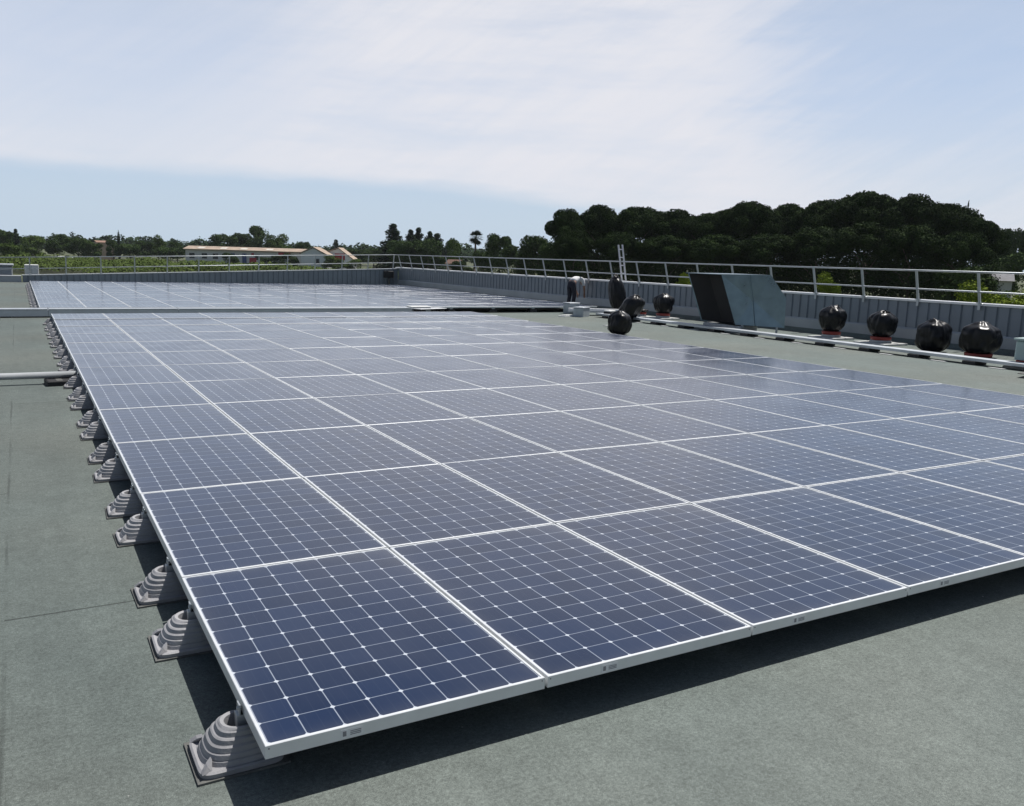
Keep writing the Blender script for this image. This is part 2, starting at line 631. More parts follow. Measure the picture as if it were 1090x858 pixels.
def place_panel(o, x, y, row, col, arr, z=0.0):
    o.location = (x + PX / 2 + rng.uniform(-.002, .002), y + PY / 2 + rng.uniform(-.002, .002), z - FZ + rng.uniform(-.0015, .0015))
    o.rotation_euler = (rng.gauss(0, .0014), rng.gauss(0, .0014), rng.gauss(0, .0006))
    side = "left" if col < 8 else "right"
    o["category"] = "solar panel"
    if arr == 'near':
        k = col if col < 5 else 9 - col
        side = "left" if col < 5 else "right"
        o["label"] = "blue solar panel, %s from the %s in the %s row of the near array" % (ORD[k], side, ORD[row])
        o["group"] = "solar panels of the near array"
    else:
        k = col if col < 8 else 15 - col
        o["label"] = "grey solar panel, %s from the %s in the %s row beyond the cable tray" % (ORD[k], side, ORD[row])
        o["group"] = "solar panels of the far array"


first = True
for row in range(12):
    for col in range(10):
        o = prot if first else copy_panel()
        first = False
        place_panel(o, col * PX, row * PY, row, col, 'near', z=(0.0, 0.008, 0.022)[max(0, row - 9)])
        if row == 0:
            # rating sticker on the front edge of each front-row module
            lx, ly = -PW / 2 + 0.25, -PL / 2
            lb = MB().box(lx, lx + 0.075, ly - 0.0012, ly + 0.001, 0.006, 0.036).build("rating_label", M_label, o)
            pr = MB()
            pr.box(lx + 0.006, lx + 0.018, ly - 0.0022, ly - 0.0010, 0.012, 0.030)
            for q in range(3):
                pr.box(lx + 0.032, lx + 0.070, ly - 0.0022, ly - 0.0010, 0.013 + q * 0.006, 0.0155 + q * 0.006)
            pr.build("print", M_print, lb)
            MB().tube((-PW / 2 + .012, ly - .0008, .034), (-PW / 2 + .012, ly + .001, .034), .0028, 8).build("corner_screw", M_print, o)
            MB().tube((PW / 2 - .012, ly - .0008, .034), (PW / 2 - .012, ly + .001, .034), .0028, 8).build("corner_screw", M_print, o)

FX0, FY0 = -0.18, 21.30
for row in range(11):
    for col in range(16):
        o = copy_panel()
        place_panel(o, FX0 + col * PX, FY0 + row * PY, row, col, 'far')

# ------------------------------------------------------------------ pedestals under the array edge


def sq_ring(rx, ry, z, e=2.6, n=40, cx=0.0):
    out = []
    for i in range(n):
        a = 2 * math.pi * i / n
        ca, sa = math.cos(a), math.sin(a)
        out.append((cx + rx * math.copysign(abs(ca) ** (2 / e), ca), ry * math.copysign(abs(sa) ** (2 / e), sa), z))
    return out


def pedestal_proto():
    root = empty("mounting_pedestal", (0, 0, Z_ROOF))
    mt = MB().box(-0.155, 0.155, -0.135, 0.135, 0.0005, 0.008)
    mt.build("rubber_mat", M_mat, root)
    b = MB()
    st = []
    # base tray with a raised rim, then five stepped courses up to the crown
    st += [sq_ring(0.143, 0.126, 0.008, 7), sq_ring(0.145, 0.128, 0.024, 7), sq_ring(0.138, 0.121, 0.029, 6), sq_ring(0.128, 0.113, 0.027, 4)]
    z = 0.029
    for rx, ry in ((0.127, 0.112), (0.120, 0.106), (0.111, 0.098), (0.099, 0.087), (0.084, 0.074)):
        st.append(sq_ring(rx, ry, z, 2.9))
        st.append(sq_ring(rx - 0.003, ry - 0.003, z + 0.0145, 2.8))
        st.append(sq_ring(rx - 0.008, ry - 0.008, z + 0.0182, 2.7))
        z += 0.0198
    rx, ry = 0.070, 0.062
    st.append(sq_ring(rx + 0.004, ry + 0.004, z + 0.002, 2.3))
    st.append(sq_ring(rx, ry, z + 0.006, 2.2))
    st.append(sq_ring(rx - 0.013, ry - 0.013, z + 0.003, 2.1))
    st.append(sq_ring(rx - 0.020, ry - 0.020, z - 0.040, 2.0))
    # courses are set back towards the panel: the dome leans
    nr = []
    for r in st:
        nr.append([(x + 0.16 * max(0, zz - 0.03), y, zz) for x, y, zz in r])
    b.rings(nr, True, True, False)
    body = b.build("dome", M_pedestal, root)
    # corner gussets on the base
    for sx in (-1, 1):
        for sy in (-1, 1):
            gs = MB().prism([(sx * 0.138, sy * 0.120, 0.026), (sx * 0.104, sy * 0.112, 0.026), (sx * 0.100, sy * 0.088, 0.056), (sx * 0.118, sy * 0.104, 0.046)],
                            (0, -sy * 0.024, 0))
            gs.build("corner_gusset", M_pedestal, root)
    c = MB()
    c.box(0.000, 0.070, -0.020, 0.020, 0.095, 0.1535)
    c.box(0.008, 0.013, -0.018, 0.018, 0.150, 0.190)
    c.tube((0.004, 0.0, 0.172), (0.020, 0.0, 0.172), 0.007, 8)
    c.box(0.008, 0.030, -0.018, 0.018, 0.1495, 0.1535)
    c.build("clamp", M_alu, root)
    return root


ped = pedestal_proto()
copy_ped = make_copier(ped)
first = True
k = 0
for arr, rows, x0, y0 in (('near', 12, 0.0, 0.0), ('far', 11, FX0, FY0)):
    k = 0
    for row in range(rows):
        for dy in (0.305, 1.265):
            o = ped if first else copy_ped()
            first = False
            o.location = (x0 - 0.022 + rng.uniform(-.006, .006), y0 + row * PY + dy + rng.uniform(-.02, .02), Z_ROOF)
            o.rotation_euler = (0, 0, rng.gauss(0, 0.03))
            o["category"] = "pedestal"
            if arr == 'near':
                o["label"] = "grey stepped plastic foot under the near array's left edge, %s from the front" % ORD[k]
                o["group"] = "grey feet along the near array"
            else:
                o["label"] = "grey stepped plastic foot beyond the cable tray, %s along the far array's edge" % ORD[k]
                o["group"] = "grey feet along the far array"
            k += 1

# dark feet showing under the near edge of the far array, right of the near array
fp = empty("support_block", (9.0, FY0 + 0.10, Z_ROOF), label="dark rubber block under the far array's front edge, leftmost of four", cat="block", group="dark blocks under the far array")
MB().cbox(-0.14, 0.14, -0.10, 0.10, 0.0, 0.115, 0.015).build("block", M_black_rubber, fp)
MB().box(-0.05, 0.05, -0.06, 0.06, 0.115, 0.153).build("bracket", M_alu, fp)
cpf = make_copier(fp)
fp.location.x = 11.2
for i, x in enumerate((12.7, 14.2, 15.7)):
    o = cpf()
    o.location = (x, FY0 + 0.10, Z_ROOF)
    o["label"] = "dark rubber block under the far array's front edge, %s of four" % ("second from the left", "third from the left", "rightmost")[i]

# ------------------------------------------------------------------ parapets


def ribbed_wall(name, a, b, z0a, z0b, z1a, z1b, thick, mat, parent, pitch=0.27, depth=0.03):
    """cladding whose ribs face the roof; a->b in plan, thickness away from the roof (to the right of a->b is the roof side)"""
    a, b = Vector((a[0], a[1])), Vector((b[0], b[1]))
    d = b - a
    Ln = d.length
    d.normalize()
    nrm = Vector((d.y, -d.x))          # towards the roof
    pts = []
    s = 0.0
    while s < Ln - pitch:
        for ds, dd in ((0, 0), (0.19, 0), (0.205, -depth), (0.245, -depth), (0.26, 0)):
            pts.append((s + ds * pitch / 0.27, dd))
        s += pitch
    pts.append((Ln, 0))
    outline = [a + d * s_ + nrm * dd for s_, dd in pts] + [b - nrm * thick, a - nrm * thick]
    def zt(p, za, zb):
        t = (p - a).dot(d) / Ln
        return za + (zb - za) * t
    lo = [(p.x, p.y, zt(p, z0a, z0b)) for p in outline]
    hi = [(p.x, p.y, zt(p, z1a, z1b)) for p in outline]
    m = MB()
    n = len(outline)
    fs = []
    for i in range(n):
        j = (i + 1) % n
        fs.append((i, j, n + j, n + i))
    m.add(lo + hi, fs)
    return m.build(name, mat, parent)


XW = 18.20                                   # inner face of the east parapet
YF = 42.30                                   # inner face of the north parapet
ew = empty("parapet_wall", (XW, 0, Z_ROOF), label="ribbed grey parapet wall with bright coping along the right side of the roof", cat="parapet")
ribbed_wall("cladding", (XW, YF - 0.05), (XW, -9.0), Z_ROOF, Z_ROOF, 0.80, 0.80, 0.22, M_clad, None).parent = ew
for c in kids(ew):
    c.matrix_parent_inverse = Matrix.Translation((-XW, 0, -Z_ROOF))


def bw(mb, name, mat, par):
    """build in world coordinates, then parent keeping place"""
    o = mb.build(name, mat)
    o.parent = par
    o.matrix_parent_inverse = Matrix.Translation(-par.location)
    return o


cp_ = MB()
y = -9.0
while y < YF + 0.3:
    y2 = min(y + 2.98, YF + 0.3)
    cp_.cbox(XW - 0.05, XW + 0.27, y, y2 - 0.006, 0.796, 0.85, 0.008)
    y += 2.98
bw(cp_, "coping", M_coping, ew)
fl = MB()
y = -9.0
while y < YF - 0.4:
    y2 = min(y + 2.0, YF - 0.06)
    fl.prism([(XW - 0.035, y, Z_ROOF + 0.002), (XW - 0.035, y, Z_ROOF + 0.33), (XW - 0.004, y, Z_ROOF + 0.37), (XW - 0.004, y, Z_ROOF + 0.002)], (0, y2 - y - 0.008, 0))
    y += 2.0
bw(fl, "flashing_band", M_flash, ew)
fi = MB().prism([(XW - 0.14, -9, Z_ROOF + 0.003), (XW - 0.036, -9, Z_ROOF + 0.10), (XW - 0.036, -9, Z_ROOF + 0.003)], (0, YF + 8.9, 0))
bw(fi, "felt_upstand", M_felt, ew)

nw = empty("parapet_wall", (0, YF, Z_ROOF), label="blue-grey ribbed parapet wall across the far end of the roof", cat="parapet")
o = ribbed_wall("cladding", (-0.42, YF), (XW, YF), Z_ROOF, Z_ROOF, 0.10, 0.74, 0.22, M_clad, None)
o.parent = nw
o.matrix_parent_inverse = Matrix.Translation(-nw.location)
zf = lambda x: 0.135 + (x + 0.42) * (0.78 - 0.135) / (XW + 0.42)     # top of the north coping
m_ = MB()
x = -0.45
while x < XW - 0.1:
    x2 = min(x + 3.1, XW - 0.06)
    m_.prism([(x, YF - 0.05, zf(x) - 0.035), (x2 - 0.006, YF - 0.05, zf(x2) - 0.035), (x2 - 0.006, YF - 0.05, zf(x2)), (x, YF - 0.05, zf(x))], (0, 0.32, 0))
    x += 3.1
bw(m_, "coping", M_coping, nw)

lw = empty("parapet_wall", (-7.2, YF, Z_ROOF), label="low pale smooth upstand left of the blue-grey far parapet", cat="parapet")
bw(MB().cbox(-14.0, -0.47, YF, YF + 0.2, Z_ROOF + 0.001, 0.06, 0.01), "upstand", M_flash, lw)
bw(MB().cbox(-14.0, -0.47, YF - 0.03, YF + 0.24, 0.062, 0.10, 0.008), "coping", M_coping, lw)

# ------------------------------------------------------------------ guardrails
gr = empty("guardrail", (XW, 0, 0.70), label="grey metal guardrail with leaning posts above the right parapet", cat="guardrail")
zt_, zm_ = 1.53, 1.10
bw(MB().tube((17.96, -8, zt_), (17.96, YF - 0.2, zt_), 0.021, 10), "top_rail", M_alu, gr)
bw(MB().tube((18.06, -8, zm_), (18.06, YF - 0.1, zm_), 0.019, 10), "mid_rail", M_alu, gr)
y = 8.95 - 1.49 * 8
while y < YF - 0.3:
    p_ = MB()
    p_.bar((18.150, y, 0.86), (17.972, y, zt_ - 0.012), 0.055, 0.028)
    p_.box(18.10, 18.20, y - 0.05, y + 0.05, 0.851, 0.862)
    p_.box(18.135, 18.149, y - 0.03, y + 0.03, 0.70, 0.852)
    bw(p_, "post", M_alu, gr)
    y += 1.49
gn = empty("guardrail", (8.0, YF, 0.5), label="thin grey guardrail with upright posts above the far parapet", cat="guardrail")
zr = lambda x: 0.91 + (x + 1.1) * (1.53 - 0.91) / 19.06
zq = lambda x: 0.42 + (x - 0.0) * (1.05 - 0.42) / 18.0
bw(MB().tube((-6, YF - 0.15, zr(-6)), (17.96, YF - 0.15, zt_), 0.021, 10), "top_rail", M_alu, gn)
bw(MB().tube((-6, YF - 0.05, zq(-6)), (18.06, YF - 0.05, zm_), 0.019, 10), "mid_rail", M_alu, gn)
x = 17.9
while x > -6:
    p_ = MB()
    zb = zf(x) if x > -0.45 else 0.10
    p_.bar((x, YF + 0.02, zb + 0.004), (x, YF - 0.13, zr(x) - 0.01), 0.055, 0.028)
    p_.box(x - 0.05, x + 0.05, YF + 0.0, YF + 0.1, zb + 0.002, zb + 0.012)
    bw(p_, "post", M_alu, gn)
    x -= 1.5

# ------------------------------------------------------------------ cable tray, conduit
tr = empty("cable_tray", (2, 20.9, Z_ROOF), label="long covered grey cable tray lying between the two solar arrays", cat="cable tray")
t_ = MB()
x = -12.0
while x < 9.4:
    x2 = min(x + 3.0, 9.55)
    t_.cbox(x, x2 - 0.004, 20.62, 21.02, Z_ROOF + 0.03, -0.012, 0.006)
    x += 3.0
bw(t_, "tray", M_tray, tr)
t_ = MB()
x = -12.0
while x < 9.4:
    x2 = min(x + 3.0, 9.55)
    t_.box(x + .01, x2 - 0.014, 20.60, 21.04, -0.011, 0.006)
    x += 3.0
bw(t_, "cover", M_tray, tr)
for i in range(15):
    bw(MB().box(-11.5 + i * 1.5, -11.3 + i * 1.5, 20.66, 20.98, Z_ROOF + .001, Z_ROOF + 0.029), "spacer", M_black_rubber, tr)

lid = empty("tray_lid", (10.2, 20.8, Z_ROOF), 0.35, "pale metal tray lid lying loose past the cable tray's end", "lid")
MB().cbox(-0.55, 0.55, -0.2, 0.2, 0.17, 0.185, 0.004).build("sheet", M_coping, lid)
MB().box(-0.5, -0.3, -0.15, 0.15, 0.001, 0.169).build("trestle", M_black_rubber, lid)
MB().box(0.3, 0.5, -0.15, 0.15, 0.001, 0.169).build("trestle", M_black_rubber, lid)
jb = empty("junction_box", (9.95, 21.0, Z_ROOF), 0.0, "small grey junction box at the end of the cable tray", "box")
MB().cbox(-0.32, 0.32, -0.18, 0.18, 0.0, 0.21, 0.02).build("casing", M_box, jb)
MB().cbox(-0.34, 0.34, -0.2, 0.2, 0.211, 0.236, 0.006).build("lid", M_white, jb)

et = empty("cable_tray", (15.3, 12, Z_ROOF), label="long pale cable tray on dark blocks beside the right parapet", cat="cable tray")
t_ = MB()
y = 5.6
while y < 19.0:
    y2 = min(y + 2.0, 19.2)
    t_.cbox(15.16, 15.46, y, y2 - 0.004, -0.125, -0.07, 0.004)
    y += 2.0
bw(t_, "tray", M_tray, et)
y = 5.9
while y < 19.0:
    b_ = MB().cbox(15.12, 15.50, y, y + 0.26, Z_ROOF + 0.001, -0.127, 0.01)
    bw(b_, "block", M_black_rubber, et)
    y += 1.15
y = 6.45
while y < 19.0:
    bw(MB().box(15.02, 15.14, y, y + 0.30, Z_ROOF + 0.001, Z_ROOF + 0.012), "pale_pad", M_flange, et)
    y += 1.15

cd = empty("conduit_pipe", (-1.5, 9.55, Z_ROOF), label="pale grey conduit pipe running in from the left under the array", cat="pipe")
bw(MB().tube((-9, 9.50, -0.085), (0.12, 9.50, -0.088), 0.042, 16), "pipe", M_conduit, cd)
for x in (-8, -6.5, -5, -3.5, -2):
    bw(MB().cbox(x - .1, x + .1, 9.40, 9.60, Z_ROOF + .001, -0.131, 0.01), "rest", M_black_rubber, cd)
sb = empty("support_block", (-0.20, 9.36, Z_ROOF), 0.1, "dark rubber block on the roof under the end of the pale conduit pipe", "block")
MB().cbox(-0.16, 0.13, -0.10, 0.24, 0.0, 0.066, 0.012).build("block", M_black_rubber, sb)
MB().box(-0.05, 0.02, -0.08, 0.22, 0.066, 0.0675).build("strip", M_mat, sb)

# ------------------------------------------------------------------ sheet metal duct cowl
dk = empty("duct_cowl", (16.3, 14.2, Z_ROOF), label="big sheet metal duct cowl with a dark open mouth near the parapet", cat="duct")
A1 = [(15.71, 14.45, 1.27), (16.08, 13.82, 1.285), (16.36, 13.35, 1.29), (16.57, 12.99, 0.74), (16.58, 12.97, -0.02), (16.20, 13.61, -0.02), (15.94, 14.05, -0.02)]
DV = Vector((0.12, 1.42, 0.0))
A1 = [Vector(a) for a in A1]
A2 = [a + DV for a in A1]


def sheet(*pts_):
    return list(pts_)


# facets of the front skin: the two halves meet on a standing seam that is dished slightly
def quad_thick(mb, pts_, off):
    mb.prism(pts_, off)


fr = MB()
dn = Vector((-0.012, -0.007, 0))
bulge = Vector((-0.04, -0.024, 0))
mid = (A1[1] + A1[5]) / 2 + bulge * -1.4
fr.add([A1[0], A1[1], A1[5], A1[6], mid, A1[2], A1[3], A1[4], (A1[0] + A1[6]) / 2],
       [(0, 1, 4), (0, 4, 8), (8, 4, 3), (4, 2, 3), (1, 5, 4), (4, 5, 6), (4, 6, 7), (4, 7, 2)])
bw(fr, "front_sheet", M_duct, dk)
sm_ = MB().bar(A1[1] + dn, mid + dn, 0.03, 0.02).bar(mid + dn, A1[5] + dn, 0.03, 0.02)
bw(sm_, "standing_seam", M_duct, dk)
tp = MB()
e_ = Vector((0, 0, 0.012))
tp.prism([A1[0] + Vector((-.05, .03, 0)), A1[1], A1[2], A2[2], A2[1], A2[0] + Vector((-.05, .03, 0))], e_)
bw(tp, "top_sheet", M_duct, dk)
bk = MB()
bk.add([A1[2], A1[3], A1[4], A2[4], A2[3], A2[2]], [(0, 1, 4, 5), (1, 2, 3, 4)])
bk.add(A2, [tuple(range(7))])
bk.add([A1[4], A1[5], A1[6], A2[6], A2[5], A2[4]], [(0, 1, 4, 5), (1, 2, 3, 4)])
bw(bk, "back_sheet", M_duct, dk)
inn = MB()
t1 = (A1[0] * 0.97 + A1[2] * 0.03)
rec = Vector((0.42, -0.12, 0))
# dark mouth: a recess with its own four walls and back
m4 = [A1[0] + Vector((.012, .04, -.01)), A1[6] + Vector((.012, .04, .02)), A2[6] + Vector((.012, -.03, .02)), A2[0] + Vector((.012, -.03, -.01))]
b4 = [v + Vector((0.20, -0.22, 0)) if i < 2 else v + Vector((0.24, -0.52, 0)) for i, v in enumerate(m4)]
inn.add(m4 + b4, [(0, 1, 5, 4), (1, 2, 6, 5), (2, 3, 7, 6), (3, 0, 4, 7), (4, 5, 6, 7)])
bw(inn, "dark_mouth", M_duct_in, dk)
for px_, py_ in ((16.50, 13.15), (16.05, 13.9), (16.15, 15.3), (16.66, 14.5)):
    bw(MB().box(px_ - .02, px_ + .02, py_ - .02, py_ + .02, Z_ROOF + .001, -0.021), "leg", M_alu, dk)
bs = MB().cbox(15.98, 16.60, 13.9, 15.3, Z_ROOF + .001, -0.05, 0.01)
bw(bs, "kerb", M_flange, dk)

# ------------------------------------------------------------------ roof vents wrapped in black plastic


def bag_mesh(name, rx, ry, h, seed, lean=(0, 0), knot=True, base=0.62, boxy=3.0):
    bm = bmesh.new()
    bmesh.ops.create_icosphere(bm, subdivisions=5, radius=1.0)
    off = Vector((seed * 3.7, seed * 1.9, seed * 5.1))
    for v in bm.verts:
        p = v.co.copy()
        # superellipse for a slumped, boxy bag
        s = (abs(p.x) ** boxy + abs(p.y) ** boxy + abs(p.z) ** boxy) ** (-1 / boxy)
        q = p * s
        t = (q.z + 1) / 2
        w = base + (1 - base) * math.sin(min(1, t * 1.25) * math.pi / 2) if t < 0.8 else 1.0
        if t > 0.80:
            w *= 1 - 0.22 * ((t - 0.80) / 0.20) ** 2
        n_a = noise.noise(p * 1.6 + off) * 0.13 + noise.noise(p * 3.6 + off) * 0.05
        ang = math.atan2(p.y, p.x)
        folds = (abs(noise.noise(Vector((math.cos(ang) * 3.2, math.sin(ang) * 3.2, p.z * 0.8)) + off)) - 0.2) * 0.15
        k_ = w * (1 + n_a + folds)
        z_ = t * h
        if knot and t > 0.93:
            z_ += 0.06 * h * ((t - 0.93) / 0.07) ** 2 * (1 + noise.noise(p * 5 + off))
        z_ += noise.noise(p * 2.2 + off * 2) * 0.04 * h * t
        v.co = Vector((q.x * rx * k_ + lean[0] * t, q.y * ry * k_ + lean[1] * t, max(0.0, z_)))
    for f_ in bm.faces:
        f_.smooth = True
    if knot:
        # a gathered tail of plastic at the top
        rr = random.Random(seed)
        for i in range(5):
            a = rr.uniform(0, 6.28)
            c_ = Vector((lean[0] + rx * .3 * math.cos(a), lean[1] + ry * .3 * math.sin(a), h * rr.uniform(.97, 1.02)))
            t_v = [bm.verts.new(c_ + Vector((rr.uniform(-.08, .08), rr.uniform(-.08, .08), rr.uniform(-.07, .06)))) for _ in range(4)]
            bm.faces.new(t_v[:3])
            bm.faces.new((t_v[0], t_v[2], t_v[3]))
    me = bpy.data.meshes.new(name)
    bm.to_mesh(me)
    bm.free()
    me.materials.append(M_bag)
    return me


def wrapped_vent(x, y, rx, ry, h, seed, label, red=True, z0=0.0, lean=(0, 0), flange=True, base=0.74, name="wrapped_vent", cat="roof vent", group="roof vents wrapped in black plastic", boxy=3.0, knot=True):
    rt = empty(name, (x, y, Z_ROOF), 0, label, cat, group)
    zz = 0.0
    if flange:
        MB().cbox(-rx * 1.35, rx * 1.35, -rx * 1.35, rx * 1.35, 0.001, 0.045, 0.01).build("flange", M_flange, rt)
        MB().rings([sq_ring(rx * .80, rx * .80, 0.045, 2, 28), sq_ring(rx * .72, rx * .72, 0.10, 2, 28)]).build("curb", M_flange, rt)
        zz = 0.10
    if red:
        MB().rings([sq_ring(rx * .74, ry * .74, zz, 2, 28), sq_ring(rx * .78, ry * .78, zz + 0.075, 2, 28), sq_ring(rx * .70, ry * .70, zz + 0.08, 2, 28)]).build("red_base", M_red, rt)
        zz += 0.05
    me = bag_mesh("plastic_cover", rx, ry, h, seed, lean, base=base, boxy=boxy, knot=knot)
    o_ = bpy.data.objects.new("plastic_cover", me)
    COL.objects.link(o_)
    o_.parent = rt
    o_.location = (0, 0, zz)
    return rt


wrapped_vent(17.1, 11.95, 0.29, 0.29, 0.63, 3, "roof vent in shiny black plastic on a red ring, right next to the duct cowl")
wrapped_vent(17.1, 10.55, 0.31, 0.29, 0.60, 5, "shiny black wrapped roof vent on a red ring, second right of the duct cowl")
wrapped_vent(16.8, 9.05, 0.31, 0.31, 0.66, 8, "dull black peaked plastic bundle by the cable tray with no red showing", red=False, flange=False, base=0.95)
wrapped_vent(16.8, 8.02, 0.34, 0.34, 0.64, 11, "wide dull black plastic bundle with a white-lit knot, rightmost by the parapet", red=True, flange=False, base=0.9)
wrapped_vent(17.1, 18.30, 0.28, 0.28, 0.60, 14, "black wrapped roof vent on a red ring, just left of the duct cowl", boxy=3.2)
sv = wrapped_vent(16.8, 18.95, 0.17, 0.17, 0.12, 17, "low red vent base with a small black and white cap behind the bundles", flange=True, knot=False)
BG = "black plastic bundles standing past the array"
wrapped_vent(12.05, 13.95, 0.25, 0.25, 0.54, 21, "squat black plastic bundle standing nearest the array, in front of the others", red=False, flange=False, base=1.0, name="plastic_bundle", cat="bundle", group=BG)
wrapped_vent(15.05, 17.55, 0.31, 0.31, 0.74, 24, "leaning black plastic bundle between the tall one and the squat one", red=False, flange=False, base=0.75, lean=(0.16, -0.22), name="plastic_bundle", cat="bundle", group=BG)
wrapped_vent(17.0, 20.45, 0.28, 0.28, 1.22, 27, "tall narrow black plastic bundle standing below the ladder", red=False, flange=False, base=0.7, lean=(-0.1, 0.12), name="plastic_bundle", cat="bundle", group=BG, boxy=2.4)

# partly seen vent at the right edge of the picture
rv_ = empty("roof_vent", (15.82, 6.30, Z_ROOF), 0.1, "pale teal roof vent on a red base, cut off at the photo's right edge", "roof vent")
MB().cbox(-0.30, 0.30, -0.30, 0.30, 0.16, 0.52, 0.03).build("casing", M_teal, rv_)
MB().cbox(-0.33, 0.33, -0.33, 0.33, 0.521, 0.56, 0.01).build("lid", M_teal, rv_)
MB().cbox(-0.27, 0.27, -0.27, 0.27, 0.045, 0.159, 0.01).build("red_base", M_red, rv_)
MB().cbox(-0.42, 0.42, -0.42, 0.42, 0.001, 0.044, 0.01).build("flange", M_flange, rv_)
# flat lid lying on the roof in front of it (only its tip is in the picture)
pl = empty("plate", (14.50, 5.56, Z_ROOF), 0.25, "dark flat plate propped on the roof at the photo's right edge", "plate")
MB().box(-0.36, 0.36, -0.22, 0.22, 0.065, 0.077).build("sheet", M_mat, pl)
MB().box(-0.2, -0.1, -0.12, 0.12, 0.001, 0.064).build("prop", M_black_rubber, pl)
MB().box(0.1, 0.2, -0.12, 0.12, 0.001, 0.064).build("prop", M_black_rubber, pl)

# ------------------------------------------------------------------ clutter where the two trays meet
c1 = empty("equipment_box", (15.30, 20.75, Z_ROOF), 0.05, "grey metal box standing at the right corner of the far array", "box")
MB().cbox(-0.20, 0.20, -0.18, 0.18, 0.0, 0.34, 0.015).build("casing", M_box, c1)
MB().cbox(-0.215, 0.215, -0.195, 0.195, 0.341, 0.36, 0.006).build("lid", M_tray, c1)
c2 = empty("equipment_box", (14.80, 19.45, Z_ROOF), 0.55, "grey-blue metal box at the near end of the pale plank stack", "box")
MB().cbox(-0.26, 0.26, -0.17, 0.17, 0.0, 0.27, 0.015).build("casing", M_box, c2)
MB().cbox(-0.275, 0.275, -0.185, 0.185, 0.271, 0.30, 0.006).build("lid", M_tray, c2)
c3 = empty("rail_stack", (15.7, 19.9, Z_ROOF), -0.45, "stack of pale metal rails lying beside the grey-blue box", "rails")
for i in range(4):
    MB().box(-0.95 + i * .05, 0.95 + i * .03, -0.30 + i * 0.15, -0.30 + i * 0.15 + 0.10, 0.10, 0.16).build("rail", M_tray, c3)
for i in range(2):
    MB().box(-0.9, 0.8 + i * .1, -0.22 + i * 0.2, -0.22 + i * 0.2 + 0.12, 0.1615, 0.215).build("rail", M_coping, c3)
MB().box(-0.7, -0.6, -0.34, 0.34, 0.001, 0.099).build("bearer", M_black_rubber, c3)
MB().box(0.6, 0.7, -0.34, 0.34, 0.001, 0.099).build("bearer", M_black_rubber, c3)
c4 = empty("board", (14.35, 19.55, Z_ROOF), 0.3, "white board lying flat on the roof before the grey-blue box", "board")
MB().cbox(-0.30, 0.30, -0.14, 0.14, 0.001, 0.03, 0.005).build("panel", M_white, c4)
MB().cbox(-0.22, 0.2, -0.10, 0.1, 0.031, 0.055, 0.005).build("offcut", M_flange, c4)
c5 = empty("board", (13.6, 16.15, Z_ROOF), 0.2, "pale board lying flat on the roof right of the squat bundle", "board")
MB().cbox(-0.32, 0.32, -0.14, 0.14, 0.001, 0.02, 0.004).build("panel", M_flange, c5)
MB().box(-0.3, 0.3, -0.02, 0.02, 0.0205, 0.024).build("batten", M_white, c5)
c6 = empty("tool_case", (15.45, 18.85, Z_ROOF), 0.3, "small black case with a white lid among the bundles and rails", "case")
MB().cbox(-0.17, 0.17, -0.13, 0.13, 0.0, 0.20, 0.02).build("body", M_black_rubber, c6)
MB().cbox(-0.16, 0.16, -0.12, 0.12, 0.2005, 0.24, 0.02).build("lid", M_white, c6)
# dark hopper on the wall in the far corner
hp = empty("rain_outlet", (17.75, YF - 0.03, 0.2), 0, "small dark rainwater hopper fixed at the far corner of the parapets", "hopper")
MB().cbox(-0.45, 0.12, -0.22, 0.0, 0.06, 0.44, 0.04).build("hopper", M_black_rubber, hp)
MB().tube((-0.15, -0.12, 0.06), (-0.15, -0.12, -0.38), 0.06, 10).build("pipe", M_mat, hp)

# ladder beyond the parapet
ld = empty("ladder", (18.75, 22.9, Z_G), 0, "aluminium ladder leaning against the outside of the right parapet", "ladder")
la, lb_ = Vector((19.75, 22.62, Z_G)), Vector((18.44, 22.42, 2.12))
wv = Vector((0.10, 0.36, 0))
st = MB()
st.bar(la - wv / 2, lb_ - wv / 2, 0.06, 0.028)
bw(st, "stile", M_ladder, ld)
bw(MB().bar(la + wv / 2, lb_ + wv / 2, 0.06, 0.028), "stile", M_ladder, ld)
rg = MB()
for i in range(1, 21):
    c_ = la + (lb_ - la) * (i / 21.0 + 0.02)
    rg.tube(c_ - wv / 2, c_ + wv / 2, 0.017, 8)
bw(rg, "rungs", M_ladder, ld)

# rooftop units beyond the far wall, at the left edge
ru = empty("rooftop_unit", (-2.6, 45.0, Z_G), 0, "pale grey rooftop unit behind the low upstand at the far left", "unit")
MB().cbox(-3.0, 1.78, -0.6, 0.9, 0.0, 4.28, 0.04).build("casing", M_flash, ru)
MB().cbox(-3.1, 1.84, -0.66, 0.96, 4.281, 4.36, 0.02).build("top", M_flash, ru)
wb = empty("cabinet", (0.02, 45.6, Z_G), 0, "white cabinet standing right beside the pale grey rooftop unit", "cabinet")
MB().cbox(-0.32, 0.30, -0.3, 0.3, 0.0, 4.34, 0.02).build("casing", M_white, wb)
MB().box(-0.02, 0.0, -0.304, -0.3, 3.6, 4.3).build("door_gap", M_box, wb)

# ------------------------------------------------------------------ person bending over by the parapet
M_skin = material("skin", (0.36, 0.20, 0.14), 0.6, 0, 0.08, 12)
M_shirt = material("white_cotton", (0.72, 0.72, 0.71), 0.8, 0, 0.06, 18, 0.4, 20)
M_trous = material("dark_trousers", (0.020, 0.020, 0.030), 0.85, 0, 0.2, 14, 0.4, 18)
M_hair = material("dark_hair", (0.02, 0.016, 0.012), 0.6, 0, 0.3, 40)
M_shoe = material("black_shoes", (0.015, 0.015, 0.016), 0.5, 0, 0.2, 20)


